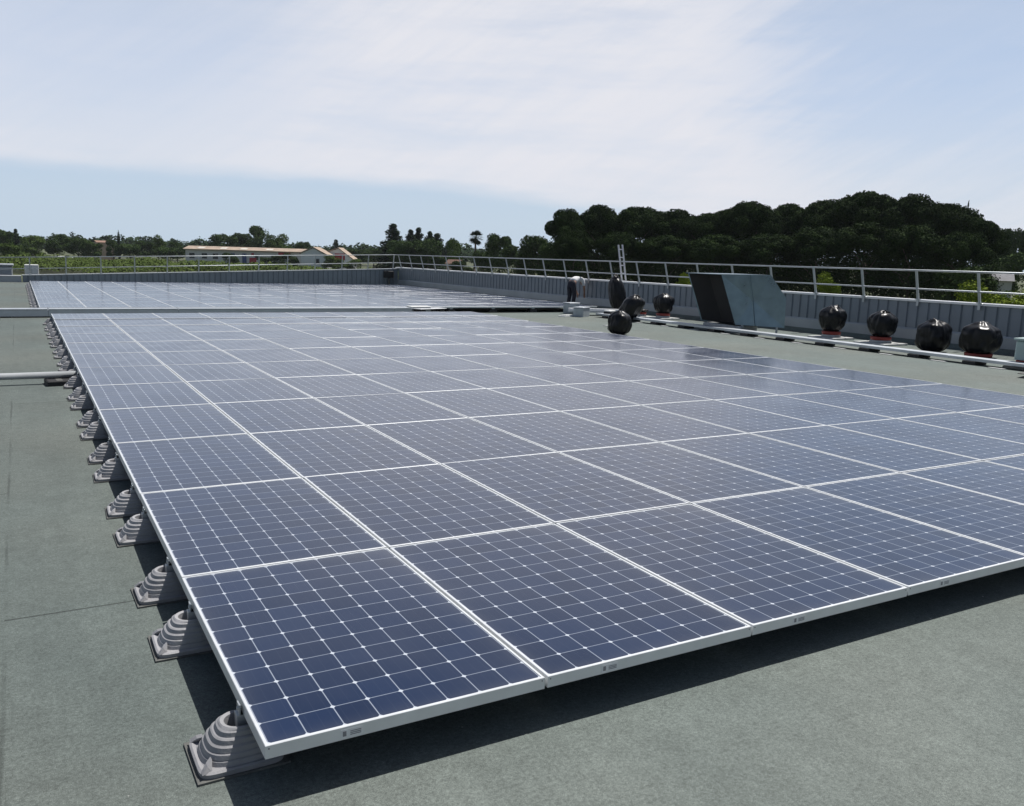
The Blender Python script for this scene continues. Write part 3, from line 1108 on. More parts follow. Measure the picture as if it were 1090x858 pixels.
def skin_obj(name, verts, edges, radii, mat, parent, root=0, levels=2):
    me = bpy.data.meshes.new(name)
    me.from_pydata(verts, edges, [])
    o_ = bpy.data.objects.new(name, me)
    COL.objects.link(o_)
    md = o_.modifiers.new("skin", 'SKIN')
    md.use_smooth_shade = True
    for i, sv_ in enumerate(me.skin_vertices[0].data):
        rr_ = radii[i]
        sv_.radius = rr_ if isinstance(rr_, tuple) else (rr_, rr_)
        sv_.use_root = (i == root)
    sb_ = o_.modifiers.new("sub", 'SUBSURF')
    sb_.levels = levels
    sb_.render_levels = levels
    dg = bpy.context.evaluated_depsgraph_get()
    me2 = bpy.data.meshes.new_from_object(o_.evaluated_get(dg))
    o_.modifiers.clear()
    o_.data = me2
    me2.name = name
    me2.materials.clear()
    me2.materials.append(mat)
    o_.parent = parent
    return o_


pe = empty("person", (17.35, 23.75, Z_ROOF), rad(20), "worker in white shirt and dark trousers bending over beside the parapet", "person")
# local frame: +x is where the person faces and bends; feet at z=0
V, E_, RD = [], [], []


def pv(x, y, z, r, link=None):
    V.append((x, y, z))
    RD.append(r)
    if link is not None:
        E_.append((link, len(V) - 1))
    return len(V) - 1


pel = pv(-0.06, 0, 0.90, (0.15, 0.13))
ab = pv(0.08, 0, 0.98, (0.14, 0.115), pel)
ch = pv(0.27, 0, 1.04, (0.155, 0.115), ab)
up_ = pv(0.41, 0, 1.03, (0.13, 0.09), ch)
nk = pv(0.50, 0, 1.00, 0.055, up_)
hd0 = pv(0.57, 0, 0.97, 0.075, nk)
hd1 = pv(0.66, 0, 0.92, 0.095, hd0)
hd2 = pv(0.735, 0, 0.865, 0.075, hd1)
pv(0.70, 0, 0.80, 0.018, hd1)
ends = []
for s in (-1, 1):
    hip = pv(-0.05, s * 0.095, 0.84, 0.095, pel)
    kn = pv(0.02, s * 0.10, 0.47, 0.062, hip)
    an = pv(-0.06, s * 0.105, 0.09, 0.042, kn)
    bl = pv(0.08, s * 0.115, 0.045, 0.042, an)
    pv(0.16, s * 0.12, 0.04, 0.032, bl)
    sh = pv(0.40, s * 0.19, 1.01, 0.062, up_)
    el = pv(0.44, s * 0.23, 0.74, 0.044, sh)
    wr = pv(0.56, s * 0.17, 0.53, 0.028, el)
    pm = pv(0.585, s * 0.16, 0.46, (0.036, 0.02), wr)
    for q, (dy_, ln) in enumerate(((-0.030, 0.070), (-0.010, 0.080), (0.010, 0.075), (0.030, 0.060))):
        a_ = pv(0.595, s * (0.16 + dy_), 0.42, 0.0095, pm)
        pv(0.59, s * (0.16 + dy_), 0.42 - ln, 0.008, a_)
    th = pv(0.60, s * 0.115, 0.475, 0.011, pm)
    pv(0.61, s * 0.100, 0.43, 0.009, th)
skin_obj("person_body", V, E_, RD, M_skin, pe)
# clothes follow the same skeleton, slightly larger
V, E_, RD = [], [], []
a0 = pv(0.0, 0, 0.93, (0.165, 0.135))
a1 = pv(0.10, 0, 0.99, (0.165, 0.135), a0)
a2 = pv(0.27, 0, 1.045, (0.175, 0.135), a1)
a3 = pv(0.41, 0, 1.03, (0.15, 0.105), a2)
a4 = pv(0.465, 0, 1.01, (0.075, 0.07), a3)
for s in (-1, 1):
    b0 = pv(0.40, s * 0.19, 1.01, 0.078, a3)
    b1 = pv(0.425, s * 0.215, 0.83, 0.064, b0)
    pv(0.43, s * 0.222, 0.79, 0.062, b1)
skin_obj("shirt", V, E_, RD, M_shirt, pe)
V, E_, RD = [], [], []
a0 = pv(-0.07, 0, 0.90, (0.172, 0.15))
pv(0.03, 0, 0.955, (0.165, 0.145), a0)
for s in (-1, 1):
    b0 = pv(-0.05, s * 0.10, 0.82, 0.112, a0)
    b1 = pv(0.02, s * 0.105, 0.47, 0.082, b0)
    b2 = pv(-0.05, s * 0.108, 0.13, 0.066, b1)
    pv(-0.052, s * 0.108, 0.09, 0.066, b2)
skin_obj("trousers", V, E_, RD, M_trous, pe)
for s in (-1, 1):
    V, E_, RD = [], [], []
    a0 = pv(-0.085, s * 0.108, 0.052, 0.050)
    a1 = pv(0.02, s * 0.112, 0.052, 0.051, a0)
    a2 = pv(0.10, s * 0.118, 0.047, 0.048, a1)
    pv(0.165, s * 0.122, 0.042, 0.040, a2)
    skin_obj("shoe", V, E_, RD, M_shoe, pe)
V, E_, RD = [], [], []
a0 = pv(0.585, 0, 1.0, 0.062)
a1 = pv(0.66, 0, 0.955, 0.092, a0)
pv(0.74, 0, 0.90, 0.072, a1)
skin_obj("hair", V, E_, RD, M_hair, pe)

# ------------------------------------------------------------------ trees


def leaf_material(name, c1, c2, hue_var=0.12):
    m = bpy.data.materials.new(name)
    m.use_nodes = True
    nt = m.node_tree
    b = nt.nodes["Principled BSDF"]
    geo = nt.nodes.new("ShaderNodeNewGeometry")
    oi = nt.nodes.new("ShaderNodeObjectInfo")
    no = nt.nodes.new("ShaderNodeTexNoise")
    no.inputs["Scale"].default_value = 0.9
    no.inputs["Detail"].default_value = 3
    nt.links.new(geo.outputs["Position"], no.inputs["Vector"])
    mp = nt.nodes.new("ShaderNodeMapRange")
    mp.inputs[1].default_value = 0.35
    mp.inputs[2].default_value = 0.65
    nt.links.new(no.outputs["Fac"], mp.inputs[0])
    ad = nt.nodes.new("ShaderNodeMath")
    ad.operation = 'MULTIPLY_ADD'
    nt.links.new(geo.outputs["Random Per Island"], ad.inputs[0])
    ad.inputs[1].default_value = 0.5
    m2 = nt.nodes.new("ShaderNodeMath")
    m2.operation = 'MULTIPLY'
    m2.inputs[1].default_value = 0.5
    nt.links.new(mp.outputs[0], m2.inputs[0])
    nt.links.new(m2.outputs[0], ad.inputs[2])
    mx = nt.nodes.new("ShaderNodeMix")
    mx.data_type = 'RGBA'
    mx.inputs[6].default_value = (*c1, 1)
    mx.inputs[7].default_value = (*c2, 1)
    nt.links.new(ad.outputs[0], mx.inputs[0])
    hs = nt.nodes.new("ShaderNodeHueSaturation")
    mr = nt.nodes.new("ShaderNodeMapRange")
    mr.inputs[3].default_value = 1 - hue_var
    mr.inputs[4].default_value = 1 + hue_var
    nt.links.new(oi.outputs["Random"], mr.inputs[0])
    nt.links.new(mr.outputs[0], hs.inputs["Value"])
    nt.links.new(mx.outputs[2], hs.inputs["Color"])
    nt.links.new(hs.outputs[0], b.inputs["Base Color"])
    b.inputs["Roughness"].default_value = 0.75
    b.inputs["Specular IOR Level"].default_value = 0.04
    return m


M_pine = leaf_material("pine_needles", (0.011, 0.023, 0.009), (0.044, 0.074, 0.019))
M_leaf = leaf_material("broad_leaves", (0.027, 0.052, 0.017), (0.075, 0.115, 0.034), 0.2)
M_pale = leaf_material("pale_leaves", (0.050, 0.085, 0.022), (0.098, 0.145, 0.035), 0.15)
M_scrub = leaf_material("scrub_leaves", (0.045, 0.075, 0.016), (0.105, 0.14, 0.035), 0.1)
M_con = leaf_material("conifer_needles", (0.014, 0.028, 0.016), (0.038, 0.062, 0.028), 0.15)
M_lime = leaf_material("yellow_green_leaves", (0.12, 0.17, 0.018), (0.24, 0.30, 0.035), 0.1)
M_bark = material("bark", (0.085, 0.062, 0.048), 0.9, 0, 0.3, 5, 0.5, 9)


def crown(name, lobes, n, leaf, seed, scale, mat):
    """lobes: (centre, radii, weight) in metres; leaves spread over the shells and inside; result divided by scale so objects can be sized"""
    rr = random.Random(seed)
    vs, fs = [], []
    tot = sum(w for _, _, w in lobes)
    for (c, rd, w) in lobes:
        c = Vector(c)
        k_ = int(n * w / tot)
        off = Vector((rr.uniform(0, 50), rr.uniform(0, 50), rr.uniform(0, 50)))
        for _ in range(k_):
            d = Vector((rr.gauss(0, 1), rr.gauss(0, 1), rr.gauss(0, 1))).normalized()
            lump = min(1.10, 1 + 0.20 * noise.noise(d * 2.4 + off) + 0.07 * noise.noise(d * 6.0 + off))
            rho = lump * (1 - 0.45 * rr.random() ** 1.5)
            p = c + Vector((d.x * rd[0], d.y * rd[1], d.z * rd[2])) * rho
            nrm = (Vector((d.x / rd[0], d.y / rd[1], d.z / rd[2])).normalized() + Vector((rr.gauss(0, .42), rr.gauss(0, .42), rr.gauss(0, .42)))).normalized()
            if rr.random() < 0.55:           # sprigs stand at every angle, not only along the shell
                nrm = (nrm * 0.5 + Vector((rr.gauss(0, 1), rr.gauss(0, 1), rr.gauss(0, .5)))).normalized()
            t = nrm.orthogonal().normalized()
            t = Matrix.Rotation(rr.uniform(0, 6.28), 3, nrm) @ t
            b_ = nrm.cross(t)
            s_ = leaf * rr.uniform(0.55, 1.35)
            i = len(vs)
            q = [p - t * s_ * .6, p - b_ * s_ * .38 + nrm * s_ * .12, p + t * s_ * .6, p + b_ * s_ * .38 + nrm * s_ * .1]
            vs += [(v.x / scale[0], v.y / scale[1], v.z / scale[2]) for v in q]
            fs.append((i, i + 1, i + 2, i + 3))
    me = bpy.data.meshes.new(name)
    me.from_pydata(vs, [], fs)
    me.materials.append(mat)
    return me


def trunk_mesh(name, scale, h, r, limbs, seed, mat):
    rr = random.Random(seed)
    m = MB()
    pts_ = [Vector((0, 0, -0.1))]
    for k_ in range(1, 6):
        pts_.append(Vector((rr.gauss(0, .06) * k_ * .4, rr.gauss(0, .06) * k_ * .4, h * k_ / 5)))
    for k_ in range(5):
        m.tube(pts_[k_], pts_[k_ + 1], r * (1 - .13 * k_), 8, r * (1 - .13 * (k_ + 1)))
    for k_ in range(limbs):
        a = rr.uniform(0, 6.28)
        s_ = pts_[rr.choice((3, 4, 5))]
        m.tube(s_, s_ + Vector((math.cos(a) * h * .28, math.sin(a) * h * .28, h * rr.uniform(.15, .3))), r * .4, 6, r * .12)
    m.v = [(x / scale[0], y / scale[1], z / scale[2]) for x, y, z in m.v]
    me = m.mesh(name)
    me.materials.append(mat)
    return me


def pine_lobes(seed, R, H):
    rr = random.Random(seed)
    L = [((0, 0, H * .56), (R * .80, R * .80, H * .22), 2.2)]
    for i in range(13):
        a = i * 2.4 + rr.uniform(-.4, .4)
        q = R * math.sqrt((i + .5) / 13) * 0.80
        zc = H * (.885 - .26 * (q / R) ** 2 + rr.uniform(-.02, .02))
        s = R * rr.uniform(.30, .42)
        L.append(((q * math.cos(a), q * math.sin(a), zc), (s, s, s * .8), 2.3))
    for i in range(7):                                       # lower ragged skirt
        a = i * .9 + rr.uniform(-.3, .3)
        s = R * rr.uniform(.30, .45)
        L.append(((R * .55 * math.cos(a), R * .55 * math.sin(a), H * rr.uniform(.26, .42)), (s, s, H * .15), .5))
    return L


def round_lobes(seed, R, H, low=.2):
    rr = random.Random(seed)
    L = [((0, 0, H * (.5 + low / 2)), (R * .72, R * .72, H * (.38 - low / 2)), 2.0)]
    for i in range(10):
        a = i * 2.4 + rr.uniform(-.4, .4)
        t = rr.uniform(.25, .95)
        q = R * math.sqrt(max(0, 1 - (2 * t - 1) ** 2)) * .66
        s = R * rr.uniform(.28, .45)
        L.append(((q * math.cos(a), q * math.sin(a), H * (low + (.93 - low) * t)), (s, s, s * .9), 1.0))
    return L


def conifer_lobes(seed, R, H):
    rr = random.Random(seed)
    L = []
    for i in range(9):
        t = i / 8
        s = R * (1.0 - .93 * t) ** .75
        for k_ in range(3):
            a = rr.uniform(0, 6.28)
            L.append(((s * .45 * math.cos(a), s * .45 * math.sin(a), H * (.1 + .87 * t)), (s * .6 + .05, s * .6 + .05, H * .07), .3 + 1.2 * (1 - t)))
    return L


PROT = {}


def protos(kind):
    if kind in PROT:
        return PROT[kind]
    out = []
    for v in range(3 if kind in ('pine', 'round') else 2):
        sd_ = hash((len(kind), v)) % 1000 + v * 17
        sd_ = {'pine': 100, 'round': 200, 'wide': 300, 'pale': 400, 'conifer': 500, 'cypress': 600, 'lime': 700, 'palm': 800}[kind] + v
        if kind == 'pine':
            sc = (3.4, 3.4, 12.0)
            cm = crown("crown", pine_lobes(sd_, 3.4, 12.0), 40000, 0.165, sd_, sc, M_pine)
            tm = trunk_mesh("trunk", sc, 7.0, .22, 6, sd_, M_bark)
        elif kind in ('round', 'wide', 'pale', 'lime'):
            sc = (3.0, 3.0, 8.5) if kind != 'lime' else (1.5, 1.5, 4.0)
            mt = {'round': M_leaf, 'wide': M_leaf, 'pale': M_pale, 'lime': M_lime}[kind]
            lf = .24 if kind != 'lime' else .10
            cm = crown("crown", round_lobes(sd_, sc[0], sc[2], .12), 9000, lf, sd_, sc, mt)
            tm = trunk_mesh("trunk", sc, sc[2] * .6, .05 * sc[0] + .03, 4, sd_, M_bark)
        elif kind == 'conifer':
            sc = (2.0, 2.0, 11.0)
            cm = crown("crown", conifer_lobes(sd_, 2.0, 11.0), 7000, .24, sd_, sc, M_con)
            tm = trunk_mesh("trunk", sc, 10.5, .14, 0, sd_, M_bark)
        elif kind == 'cypress':
            sc = (.7, .7, 10.0)
            cm = crown("crown", [((0, 0, 5.2), (.6, .6, 4.8), 1)], 1200, .3, sd_, sc, M_con)
            tm = trunk_mesh("trunk", sc, 8.0, .12, 0, sd_, M_bark)
        out.append((sc, cm, tm))
    PROT[kind] = out
    return out


tree_rng = random.Random(31)
cnt = {}


def tree(kind, x, y, H, R, label, group=None):
    pr_ = protos(kind)
    i = cnt.get(kind, 0)
    cnt[kind] = i + 1
    sc, cm, tm = pr_[i % len(pr_)]
    nm = {'pine': 'umbrella_pine', 'round': 'broadleaf_tree', 'wide': 'broadleaf_tree', 'pale': 'broadleaf_tree', 'conifer': 'conifer_tree', 'cypress': 'cypress_tree', 'lime': 'bush'}[kind]
    rt = empty(nm, (x, y, Z_G), tree_rng.uniform(0, 6.28), label, "bush" if kind == 'lime' else "tree", group)
    rt.scale = (R, R, H)
    for nme, me in (("trunk", tm), ("crown", cm)):
        o_ = bpy.data.objects.new(nme, me)
        COL.objects.link(o_)
        o_.parent = rt
    return rt


BACKP = [(53.9, 78.8, 11.4, 2.9), (60.3, 81.2, 12.4, 3.5), (62.2, 76.6, 12.1, 3.5), (68.2, 76.8, 12.0, 3.4), (68.7, 71.8, 11.5, 3.2), (69.7, 66.8, 12.3, 3.3),
         (75.9, 66.9, 12.3, 3.4), (76.9, 62.9, 12.7, 3.5), (77.5, 58.1, 13.4, 3.9), (79.5, 54.5, 12.9, 3.6), (80.9, 51.3, 12.0, 3.2), (81.3, 48.5, 10.6, 2.5)]
DEEPP = [(65.5, 92.1, 11.6, 4.2), (76.1, 90.0, 12.8, 4.9), (82.8, 82.9, 13.0, 4.8), (91.5, 78.2, 13.6, 5.0), (95.9, 69.0, 14.3, 5.2), (99.1, 64.8, 13.6, 4.6)]
FRONTP = [(48.1, 68.7, 8.7, 2.6), (52.0, 66.5, 8.6, 3.0), (56.2, 64.1, 8.4, 3.0), (59.1, 60.3, 8.5, 2.9), (61.9, 56.4, 8.7, 3.0), (64.3, 52.9, 9.1, 3.1),
          (66.6, 49.4, 9.5, 3.2), (68.4, 46.1, 9.3, 3.0), (71.8, 44.1, 8.8, 2.4)]
for rows_, nme in ((BACKP, "tall row"), (DEEPP, "rearmost row"), (FRONTP, "lower front row")):
    for i, (x, y, H, R) in enumerate(rows_):
        tree('pine', x, y, H * (1.035 if i > 4 else 1.0), R * (1.1 if i > 1 else 0.85), "dark umbrella pine in the grove's %s, %s from the left" % (nme, ORD[i]), "umbrella pines of the dark grove")

OTHER = [
    ('round', 152.9, 88.6, 14.2, 2.4, "hazy tree behind the grove's right end, beside the spire-topped one"),
    ('round', 155.6, 87.3, 14.9, 3.0, "tall hazy tree at the photo's right edge beyond the grove"),
    ('round', 130.3, 77.2, 10.9, 2.6, "rounded tree peeping out just right of the umbrella pines"),
    ('round', 112.6, 63.4, 8.7, 3.4, "low green tree above the grey roofed house at the right"),
    ('conifer', 150.2, 93.6, 17.2, 0.9, "thin spire-topped conifer rising above the grove's right end"),
    ('round', 70.1, 110.1, 10.1, 3.4, "domed tree touching the left end of the pine grove"),
    ('round', 74.8, 130.6, 10.0, 3.0, "domed dark tree just right of the palm"),
    ('round', 72.3, 120.1, 8.2, 3.3, "low dark tree between the palm and the pine grove"),
    ('round', 76.9, 140.6, 7.4, 2.3, "small dark tree at the foot of the palm"),
    ('round', 65.2, 98.5, 8.0, 2.6, "low tree filling the gap left of the umbrella pines"),
    ('pale', 85.6, 170.9, 9.5, 2.3, "pale green tree behind the small pink house"),
    ('round', 75.7, 147.8, 4.9, 2.6, "low dark tree between the pink house and the palm"),
    ('conifer', 81.5, 196.9, 12.4, 2.5, "tallest pointed conifer at the left of the conifer clump"),
    ('conifer', 87.2, 199.3, 11.3, 2.3, "pointed conifer, second from the left in the conifer clump"),
    ('conifer', 91.4, 202.9, 12.0, 2.1, "pointed conifer in the middle of the conifer clump"),
    ('conifer', 91.5, 196.9, 11.0, 2.1, "pointed conifer, second from the right in the conifer clump"),
    ('conifer', 95.6, 200.4, 10.7, 2.4, "rightmost pointed conifer of the conifer clump"),
    ('round', 79.4, 185.7, 10.0, 3.9, "broad dark tree below the left of the conifer clump"),
    ('round', 84.6, 182.8, 9.6, 4.8, "broad dark tree below the right of the conifer clump"),
    ('round', 110.5, 284.3, 8.1, 4.5, "far dark tree nearest the conifer clump's left"),
    ('round', 102.9, 288.4, 7.8, 4.2, "far dark tree just right of the white gabled house"),
    ('round', 102.8, 276.7, 7.2, 4.1, "low far tree between the white house and the conifers"),
    ('conifer', 108.6, 320.4, 10.1, 2.2, "small far conifer behind the white gabled house"),
    ('round', 68.3, 273.9, 14.4, 4.7, "big round dark tree rising over the school roof"),
    ('wide', 58.7, 284.3, 11.0, 5.1, "broad tree behind the school's left half, left of a pair"),
    ('wide', 65.2, 286.5, 10.9, 4.5, "broad tree just left of the big round tree"),
    ('pale', 71.1, 262.4, 10.6, 4.3, "lighter green tree just right of the big round tree"),
    ('round', 85.5, 286.8, 10.1, 2.9, "small round tree above the school's right end"),
    ('round', -3.2, 242.7, 9.2, 3.0, "dark round tree at the photo's left edge"),
    ('conifer', -0.6, 276.0, 9.1, 1.5, "small pointed conifer beside the leftmost tree"),
    ('pale', 3.0, 256.4, 7.7, 3.9, "pale green tree second from the photo's left edge"),
    ('round', 9.4, 264.7, 9.1, 3.6, "dark bushy tree left of the pair before the peach house"),
    ('round', 14.1, 256.2, 8.4, 4.0, "widest dark tree left of the peach house"),
    ('round', 17.4, 251.8, 6.7, 3.5, "low dark tree touching the peach house's left side"),
    ('round', 24.5, 273.5, 7.9, 2.7, "dark tree just right of the peach house"),
    ('cypress', 26.6, 278.6, 9.9, 0.6, "thin dark cypress spire right of the peach house"),
    ('round', 28.9, 271.0, 7.2, 3.5, "dark tree just right of the cypress spire"),
    ('round', 33.7, 274.2, 7.6, 3.6, "dark tree midway between the cypress and the school"),
    ('pale', 38.0, 280.3, 9.2, 2.9, "pale taller tree left of the school"),
    ('round', 41.9, 269.8, 7.9, 3.0, "dark tree against the school's left end"),
    ('round', 37.7, 260.2, 6.4, 3.5, "low dark tree before the pale one left of the school"),
    ('pale', -1.5, 217.9, 5.4, 3.6, "pale low tree before the leftmost dark tree"),
    ('lime', 45.6, 24.2, 5.0, 2.1, "bright yellow-green bush beyond the rail at the photo's right edge"),
    ('lime', 49.0, 27.5, 4.7, 2.0, "yellow-green bush behind the rail right of the rightmost bundle"),
    ('lime', 46.5, 28.0, 3.9, 1.6, "low yellow-green bush showing above the coping at the right"),
    ('lime', 49.9, 39.1, 4.9, 1.3, "yellow-green tuft above the wall right of the duct cowl"),
    ('lime', 41.2, 44.0, 5.2, 1.1, "green tuft above the wall left of the duct cowl"),
    ('round', 60.0, 36.0, 6.0, 2.4, "green tree under the grove's right end by the yellow bush"),
    ('round', 49.6, 232.4, 5.0, 2.6, "dark shrub before the school's left windows"),
    ('round', 58.1, 229.0, 4.2, 2.2, "dark shrub before the school's red sign"),
    ('round', 60.6, 226.0, 4.6, 2.0, "dark shrub under the school's red panel"),
    ('round', 63.0, 222.0, 5.4, 2.6, "dark shrub left of the white gabled house"),
    ('pale', 72.5, 215.0, 4.8, 3.4, "pale bush before the white house's right gable"),
    ('pale', 77.5, 214.0, 4.0, 3.0, "pale bush right of the white gabled house"),
]
for kd, x, y, H, R, lab in OTHER:
    tree(kd, x, y, H, R * (2.3 if kd == 'conifer' and H < 15 else 1.0), lab)

# fan palm
pm_ = empty("palm_tree", (80.4, 151.0, Z_G), 0.4, "single tall fan palm standing above the trees", "tree")
tk = MB()
for k_ in range(6):
    tk.tube((0.05 * k_, 0, 9.0 * k_ / 6 - .1), (0.05 * (k_ + 1), 0, 9.0 * (k_ + 1) / 6), 0.26 - .015 * k_, 9, 0.245 - .015 * k_)
tk.build("trunk", M_bark, pm_)
fr_ = MB()
prr = random.Random(5)
top = Vector((0.3, 0, 9.2))
for i in range(46):
    a = prr.uniform(0, 6.28)
    el = prr.uniform(-1.1, 1.35)
    d = Vector((math.cos(a) * math.cos(el), math.sin(a) * math.cos(el), math.sin(el)))
    sd_ = d.cross(Vector((0, 0, 1))).normalized()
    c_ = top + d * .75
    fr_.bar(top, c_, .05, .03)
    for q in range(9):
        b_ = (q - 4) * .26
        dd = (d * math.cos(b_) + sd_ * math.sin(b_)).normalized()
        e2 = c_ + dd * prr.uniform(.8, 1.15) + Vector((0, 0, -.14))
        w_ = dd.cross(d.cross(sd_)).normalized() * .075
        fr_.add([c_ - w_ * .3, c_ + w_ * .3, c_ + dd * .55 + w_, e2, c_ + dd * .55 - w_], [(0, 1, 2, 3, 4)])
fr_.build("fronds", M_con, pm_)

# ------------------------------------------------------------------ scrub and far woodland (nobody could count them)


def scrub(name, strips, n, leaf, hmin, hmax, seed, mat, label_kind="stuff"):
    rr = random.Random(seed)
    vs, fs = [], []
    for (x0, y0, x1, y1, dep, dens, hs) in strips:
        k_ = int(n * dens)
        for _ in range(k_):
            t = rr.random()
            q = rr.random()
            x, y = x0 + (x1 - x0) * t, y0 + (y1 - y0) * t
            dx, dy = (y1 - y0), -(x1 - x0)
            ln = math.hypot(dx, dy)
            x += dx / ln * -dep * q
            y += dy / ln * -dep * q
            hh = (hmin + (hmax - hmin) * (0.5 + 0.9 * noise.noise(Vector((x * .11, y * .11, seed))) + .35 * noise.noise(Vector((x * .5, y * .5, seed))))) * hs
            p = Vector((x, y, Z_G + max(.1, hh) * (1 - .5 * rr.random() ** 2)))
            nrm = Vector((rr.gauss(0, .6), rr.gauss(0, .6) - .3, 1)).normalized()
            t_ = Matrix.Rotation(rr.uniform(0, 6.28), 3, nrm) @ nrm.orthogonal().normalized()
            b_ = nrm.cross(t_)
            s_ = leaf * rr.uniform(.6, 1.4)
            i = len(vs)
            vs += [p - t_ * s_ * .6, p - b_ * s_ * .4, p + t_ * s_ * .6, p + b_ * s_ * .4]
            fs.append((i, i + 1, i + 2, i + 3))
    me = bpy.data.meshes.new(name)
    me.from_pydata([tuple(v) for v in vs], [], fs)
    me.materials.append(mat)
    o_ = bpy.data.objects.new(name, me)
    COL.objects.link(o_)
    return tag(o_, kind="stuff")


scrub("scrub_vegetation", [(-12, 176, 46, 160, 60, 1.0, 1.0), (38, 172, 75, 150, 45, .5, .7)], 60000, .38, .6, 2.8, 3, M_scrub)
scrub("far_woodland", [(-60, 420, 190, 330, 30, 1.0, 1.0), (120, 300, 230, 210, 40, .5, 1.0)], 30000, 1.1, 5.0, 9.5, 9, M_con)

# ------------------------------------------------------------------ buildings beyond
M_wallp = material("pale_render", (0.60, 0.60, 0.60), 0.85, 0, 0.08, .6)
M_white2 = material("white_render", (0.82, 0.83, 0.84), 0.8, 0, 0.05, .6)
M_tile = material("tan_roof_tiles", (0.36, 0.28, 0.215), 0.85, 0, 0.22, .5, .3, 3)
M_skyl = material("pale_roof_sheet", (0.58, 0.54, 0.47), 0.6, 0, 0.1, 1)
M_glass = material("dark_window_glass", (0.03, 0.038, 0.05), 0.12, 0, 0.2, 2)
M_bluep = material("blue_door_paint", (0.05, 0.085, 0.22), 0.5, 0, 0.1, 2)
M_redp = material("red_panel_paint", (0.42, 0.025, 0.04), 0.5, 0, 0.1, 2)
M_peach = material("peach_render", (0.50, 0.37, 0.30), 0.85, 0, 0.1, .6)
M_terr = material("terracotta_tiles", (0.27, 0.165, 0.12), 0.85, 0, 0.2, 1.5)

e0, e1 = Vector((41.2, 251.2, 0)), Vector((70.2, 235.5, 0))
ang = math.atan2(e1.y - e0.y, e1.x - e0.x)
LN = (e1 - e0).length
sc_ = empty("school_building", (e0.x, e0.y, Z_G), ang, "long low pale building with a tan roof and red and blue panels", "building")
MB().box(0, LN, 0, 9, 0, 5.3).build("wall", M_wallp, sc_)
rf = MB().prism([(-.5, -0.7, 5.32), (-.5, 4.5, 6.2), (-.5, 9.7, 5.32), (-.5, 9.7, 5.1), (-.5, -0.7, 5.1)], (LN + 1, 0, 0)).build("roof", M_tile, sc_)
sl = Vector((0, 5.2, 1.43)).normalized()
for x in (3.2, 9.5, 15.2, 22.5):
    q0, q1 = Vector((x, .2, 5.32 + .9 * .17)), Vector((x, 2.7, 5.32 + 3.4 * .17))
    up = Vector((0, -.26, .96)) * .05
    MB().prism([q0 + up, q0 + up + Vector((1.9, 0, 0)), q1 + up + Vector((1.9, 0, 0)), q1 + up], up * .5).build("skylight", M_skyl, rf)
for x in (1.0, 4.5, 7.6, 19.5, 24.0):
    w_ = MB().box(x, x + 1.7, -.06, -.003, 2.6, 4.3).build("window", M_white, sc_)
    MB().box(x + .1, x + 1.6, -.08, -.061, 2.7, 4.2).build("pane", M_glass, w_)
for x in (12.7, 16.0):
    d_ = MB().box(x, x + 1.2, -.07, -.003, 0.1, 4.4).build("door", M_bluep, sc_)
    MB().tube((x + 1.0, -.12, 1.3), (x + 1.0, -.071, 1.3), .05, 8).build("handle", M_alu, d_)
MB().box(26.2, 29.6, -.12, -.003, 3.4, 5.0).build("red_panel", M_redp, sc_)
MB().box(18.6, 19.3, -.12, -.003, 3.9, 4.6).build("red_panel", M_redp, sc_)
rs = empty("sign", (55.2, 231.0, Z_G), ang, "red sign board standing before the long pale building", "sign")
MB().box(-.9, .9, -.05, .05, 1.4, 3.4).build("board", M_redp, rs)
MB().box(-.7, -.6, .051, .12, 0, 3.0).build("post", M_alu, rs)
MB().box(.6, .7, .051, .12, 0, 3.0).build("post", M_alu, rs)

hs_ = empty("gabled_house", (65.4, 220.7, Z_G), ang, "white gabled house at the right end of the long pale building", "house")
MB().prism([(0, 0, 0), (6.8, 0, 0), (6.8, 0, 4.6), (3.2, 0, 6.4), (0, 0, 5.0)], (0, 9, 0)).build("wall", M_white2, hs_)
MB().prism([(-.5, -.4, 4.87), (3.2, -.4, 6.55), (7.3, -.4, 4.5), (7.3, -.4, 4.68), (3.2, -.4, 6.75), (-.5, -.4, 5.05)], (0, 9.8, 0)).build("roof", M_tile, hs_)
w_ = MB().box(3.6, 4.9, -.05, -.003, 2.2, 3.7).build("window", M_box, hs_)
MB().box(3.75, 4.75, -.07, -.051, 2.35, 3.6).build("pane", M_glass, w_)
h2 = empty("gabled_house", (73.2, 226.9, Z_G), ang, "white house with a red panel under its gable, rightmost beyond the rail", "house")
MB().prism([(0, 0, 0), (8.4, 0, 0), (8.4, 0, 3.6), (4.4, 0, 6.5), (0, 0, 5.0)], (0, 8, 0)).build("wall", M_white2, h2)
MB().prism([(-.5, -.4, 4.87), (4.4, -.4, 6.6), (9.0, -.4, 3.3), (9.0, -.4, 3.5), (4.4, -.4, 6.82), (-.5, -.4, 5.05)], (0, 8.8, 0)).build("roof", M_tile, h2)
MB().box(3.4, 6.2, -.06, -.003, 3.4, 5.2).build("red_panel", M_redp, h2)
pk = empty("house", (21.2, 286.0, Z_G), 0.1, "peach house with terracotta roof half hidden among the dark trees", "house")
MB().box(0, 5.0, 0, 6, 0, 6.4).build("wall", M_peach, pk)
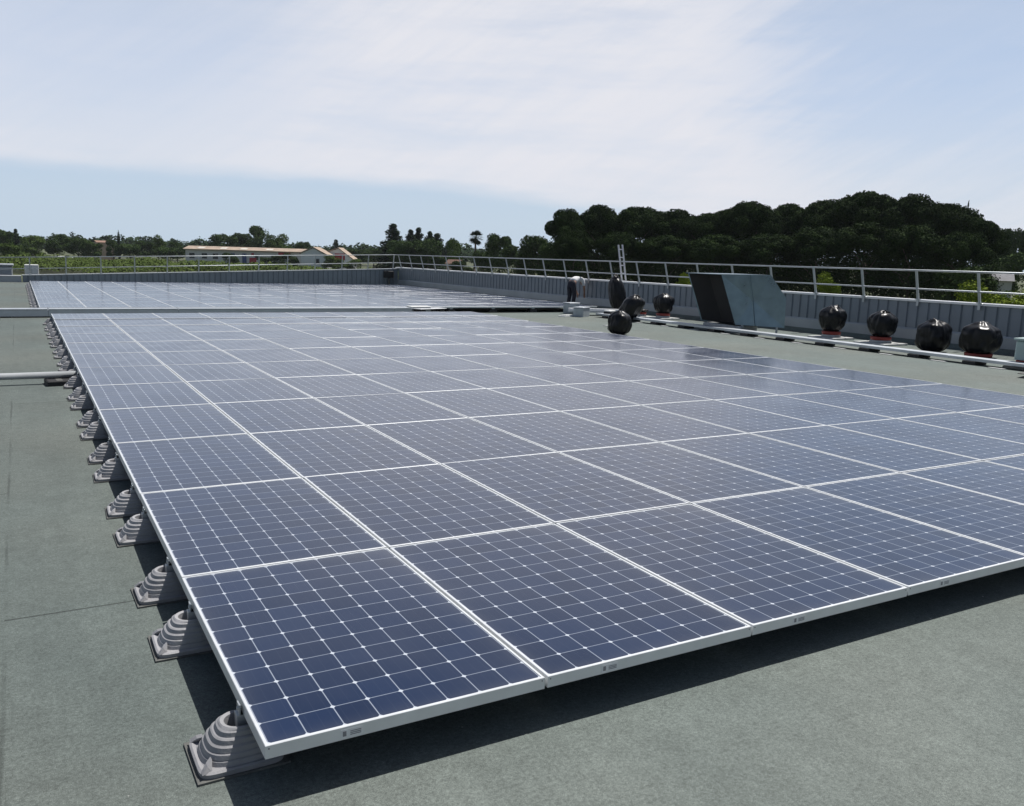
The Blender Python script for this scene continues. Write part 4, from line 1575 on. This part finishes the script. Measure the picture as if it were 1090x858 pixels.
MB().prism([(-.3, -.4, 6.41), (5.3, -.4, 6.41), (5.3, 3, 6.9), (-.3, 3, 6.9)], (0, .1, .12)).build("roof", M_terr, pk)
ph = empty("house", (80.0, 156.2, Z_G), 0.2, "tiny pink house roof showing between trees left of the palm", "house")
MB().box(-.7, .7, 0, 4, 0, 3.8).build("wall", M_peach, ph)
MB().prism([(-.9, -.3, 3.81), (.9, -.3, 3.81), (0, -.3, 4.7)], (0, 4.6, 0)).build("roof", M_terr, ph)
M_greyroof = material("grey_roof_tiles", (0.17, 0.17, 0.18), 0.85, 0, 0.2, 2)
gh = empty("house", (95.8, 54.7, Z_G), -1.0, "house with a pale grey roof behind the yellow-green bush at the right", "house")
MB().box(-1.6, 1.6, 0, 6, 0, 4.4).build("wall", M_wallp, gh)
MB().prism([(-1.8, -.5, 4.41), (-1.8, 6.5, 4.41), (-1.8, 3, 5.4)], (3.6, 0, 0)).build("roof", M_greyroof, gh)
vn = empty("white_van", (9.8, 240.0, Z_G), 0.1, "small white vehicle roof showing among the bushes at the left", "van")
MB().cbox(-2.2, 2.2, -.9, .9, .45, 2.5, .25).build("body", M_white2, vn)
MB().box(-1.9, 1.2, -.93, -.901, 1.5, 2.2).build("window", M_glass, vn)
for x in (-1.4, 1.4):
    MB().tube((x, -.92, .4), (x, -.6, .4), .4, 14).build("wheel", M_black_rubber, vn)
    MB().tube((x, .6, .4), (x, .92, .4), .4, 14).build("wheel", M_black_rubber, vn)

# ------------------------------------------------------------------ air
hm = bpy.data.materials.new("haze_air")
hm.use_nodes = True
hn = hm.node_tree
hn.nodes.remove(hn.nodes["Principled BSDF"])
pvn = hn.nodes.new("ShaderNodeVolumePrincipled")
pvn.inputs["Color"].default_value = (0.86, 0.92, 1.0, 1)
pvn.inputs["Density"].default_value = 0.00010
hn.links.new(pvn.outputs[0], hn.nodes["Material Output"].inputs["Volume"])
tag(MB().box(-420, 520, -60, 560, Z_G - 1.0, 22.0).build("haze", hm), kind="stuff")
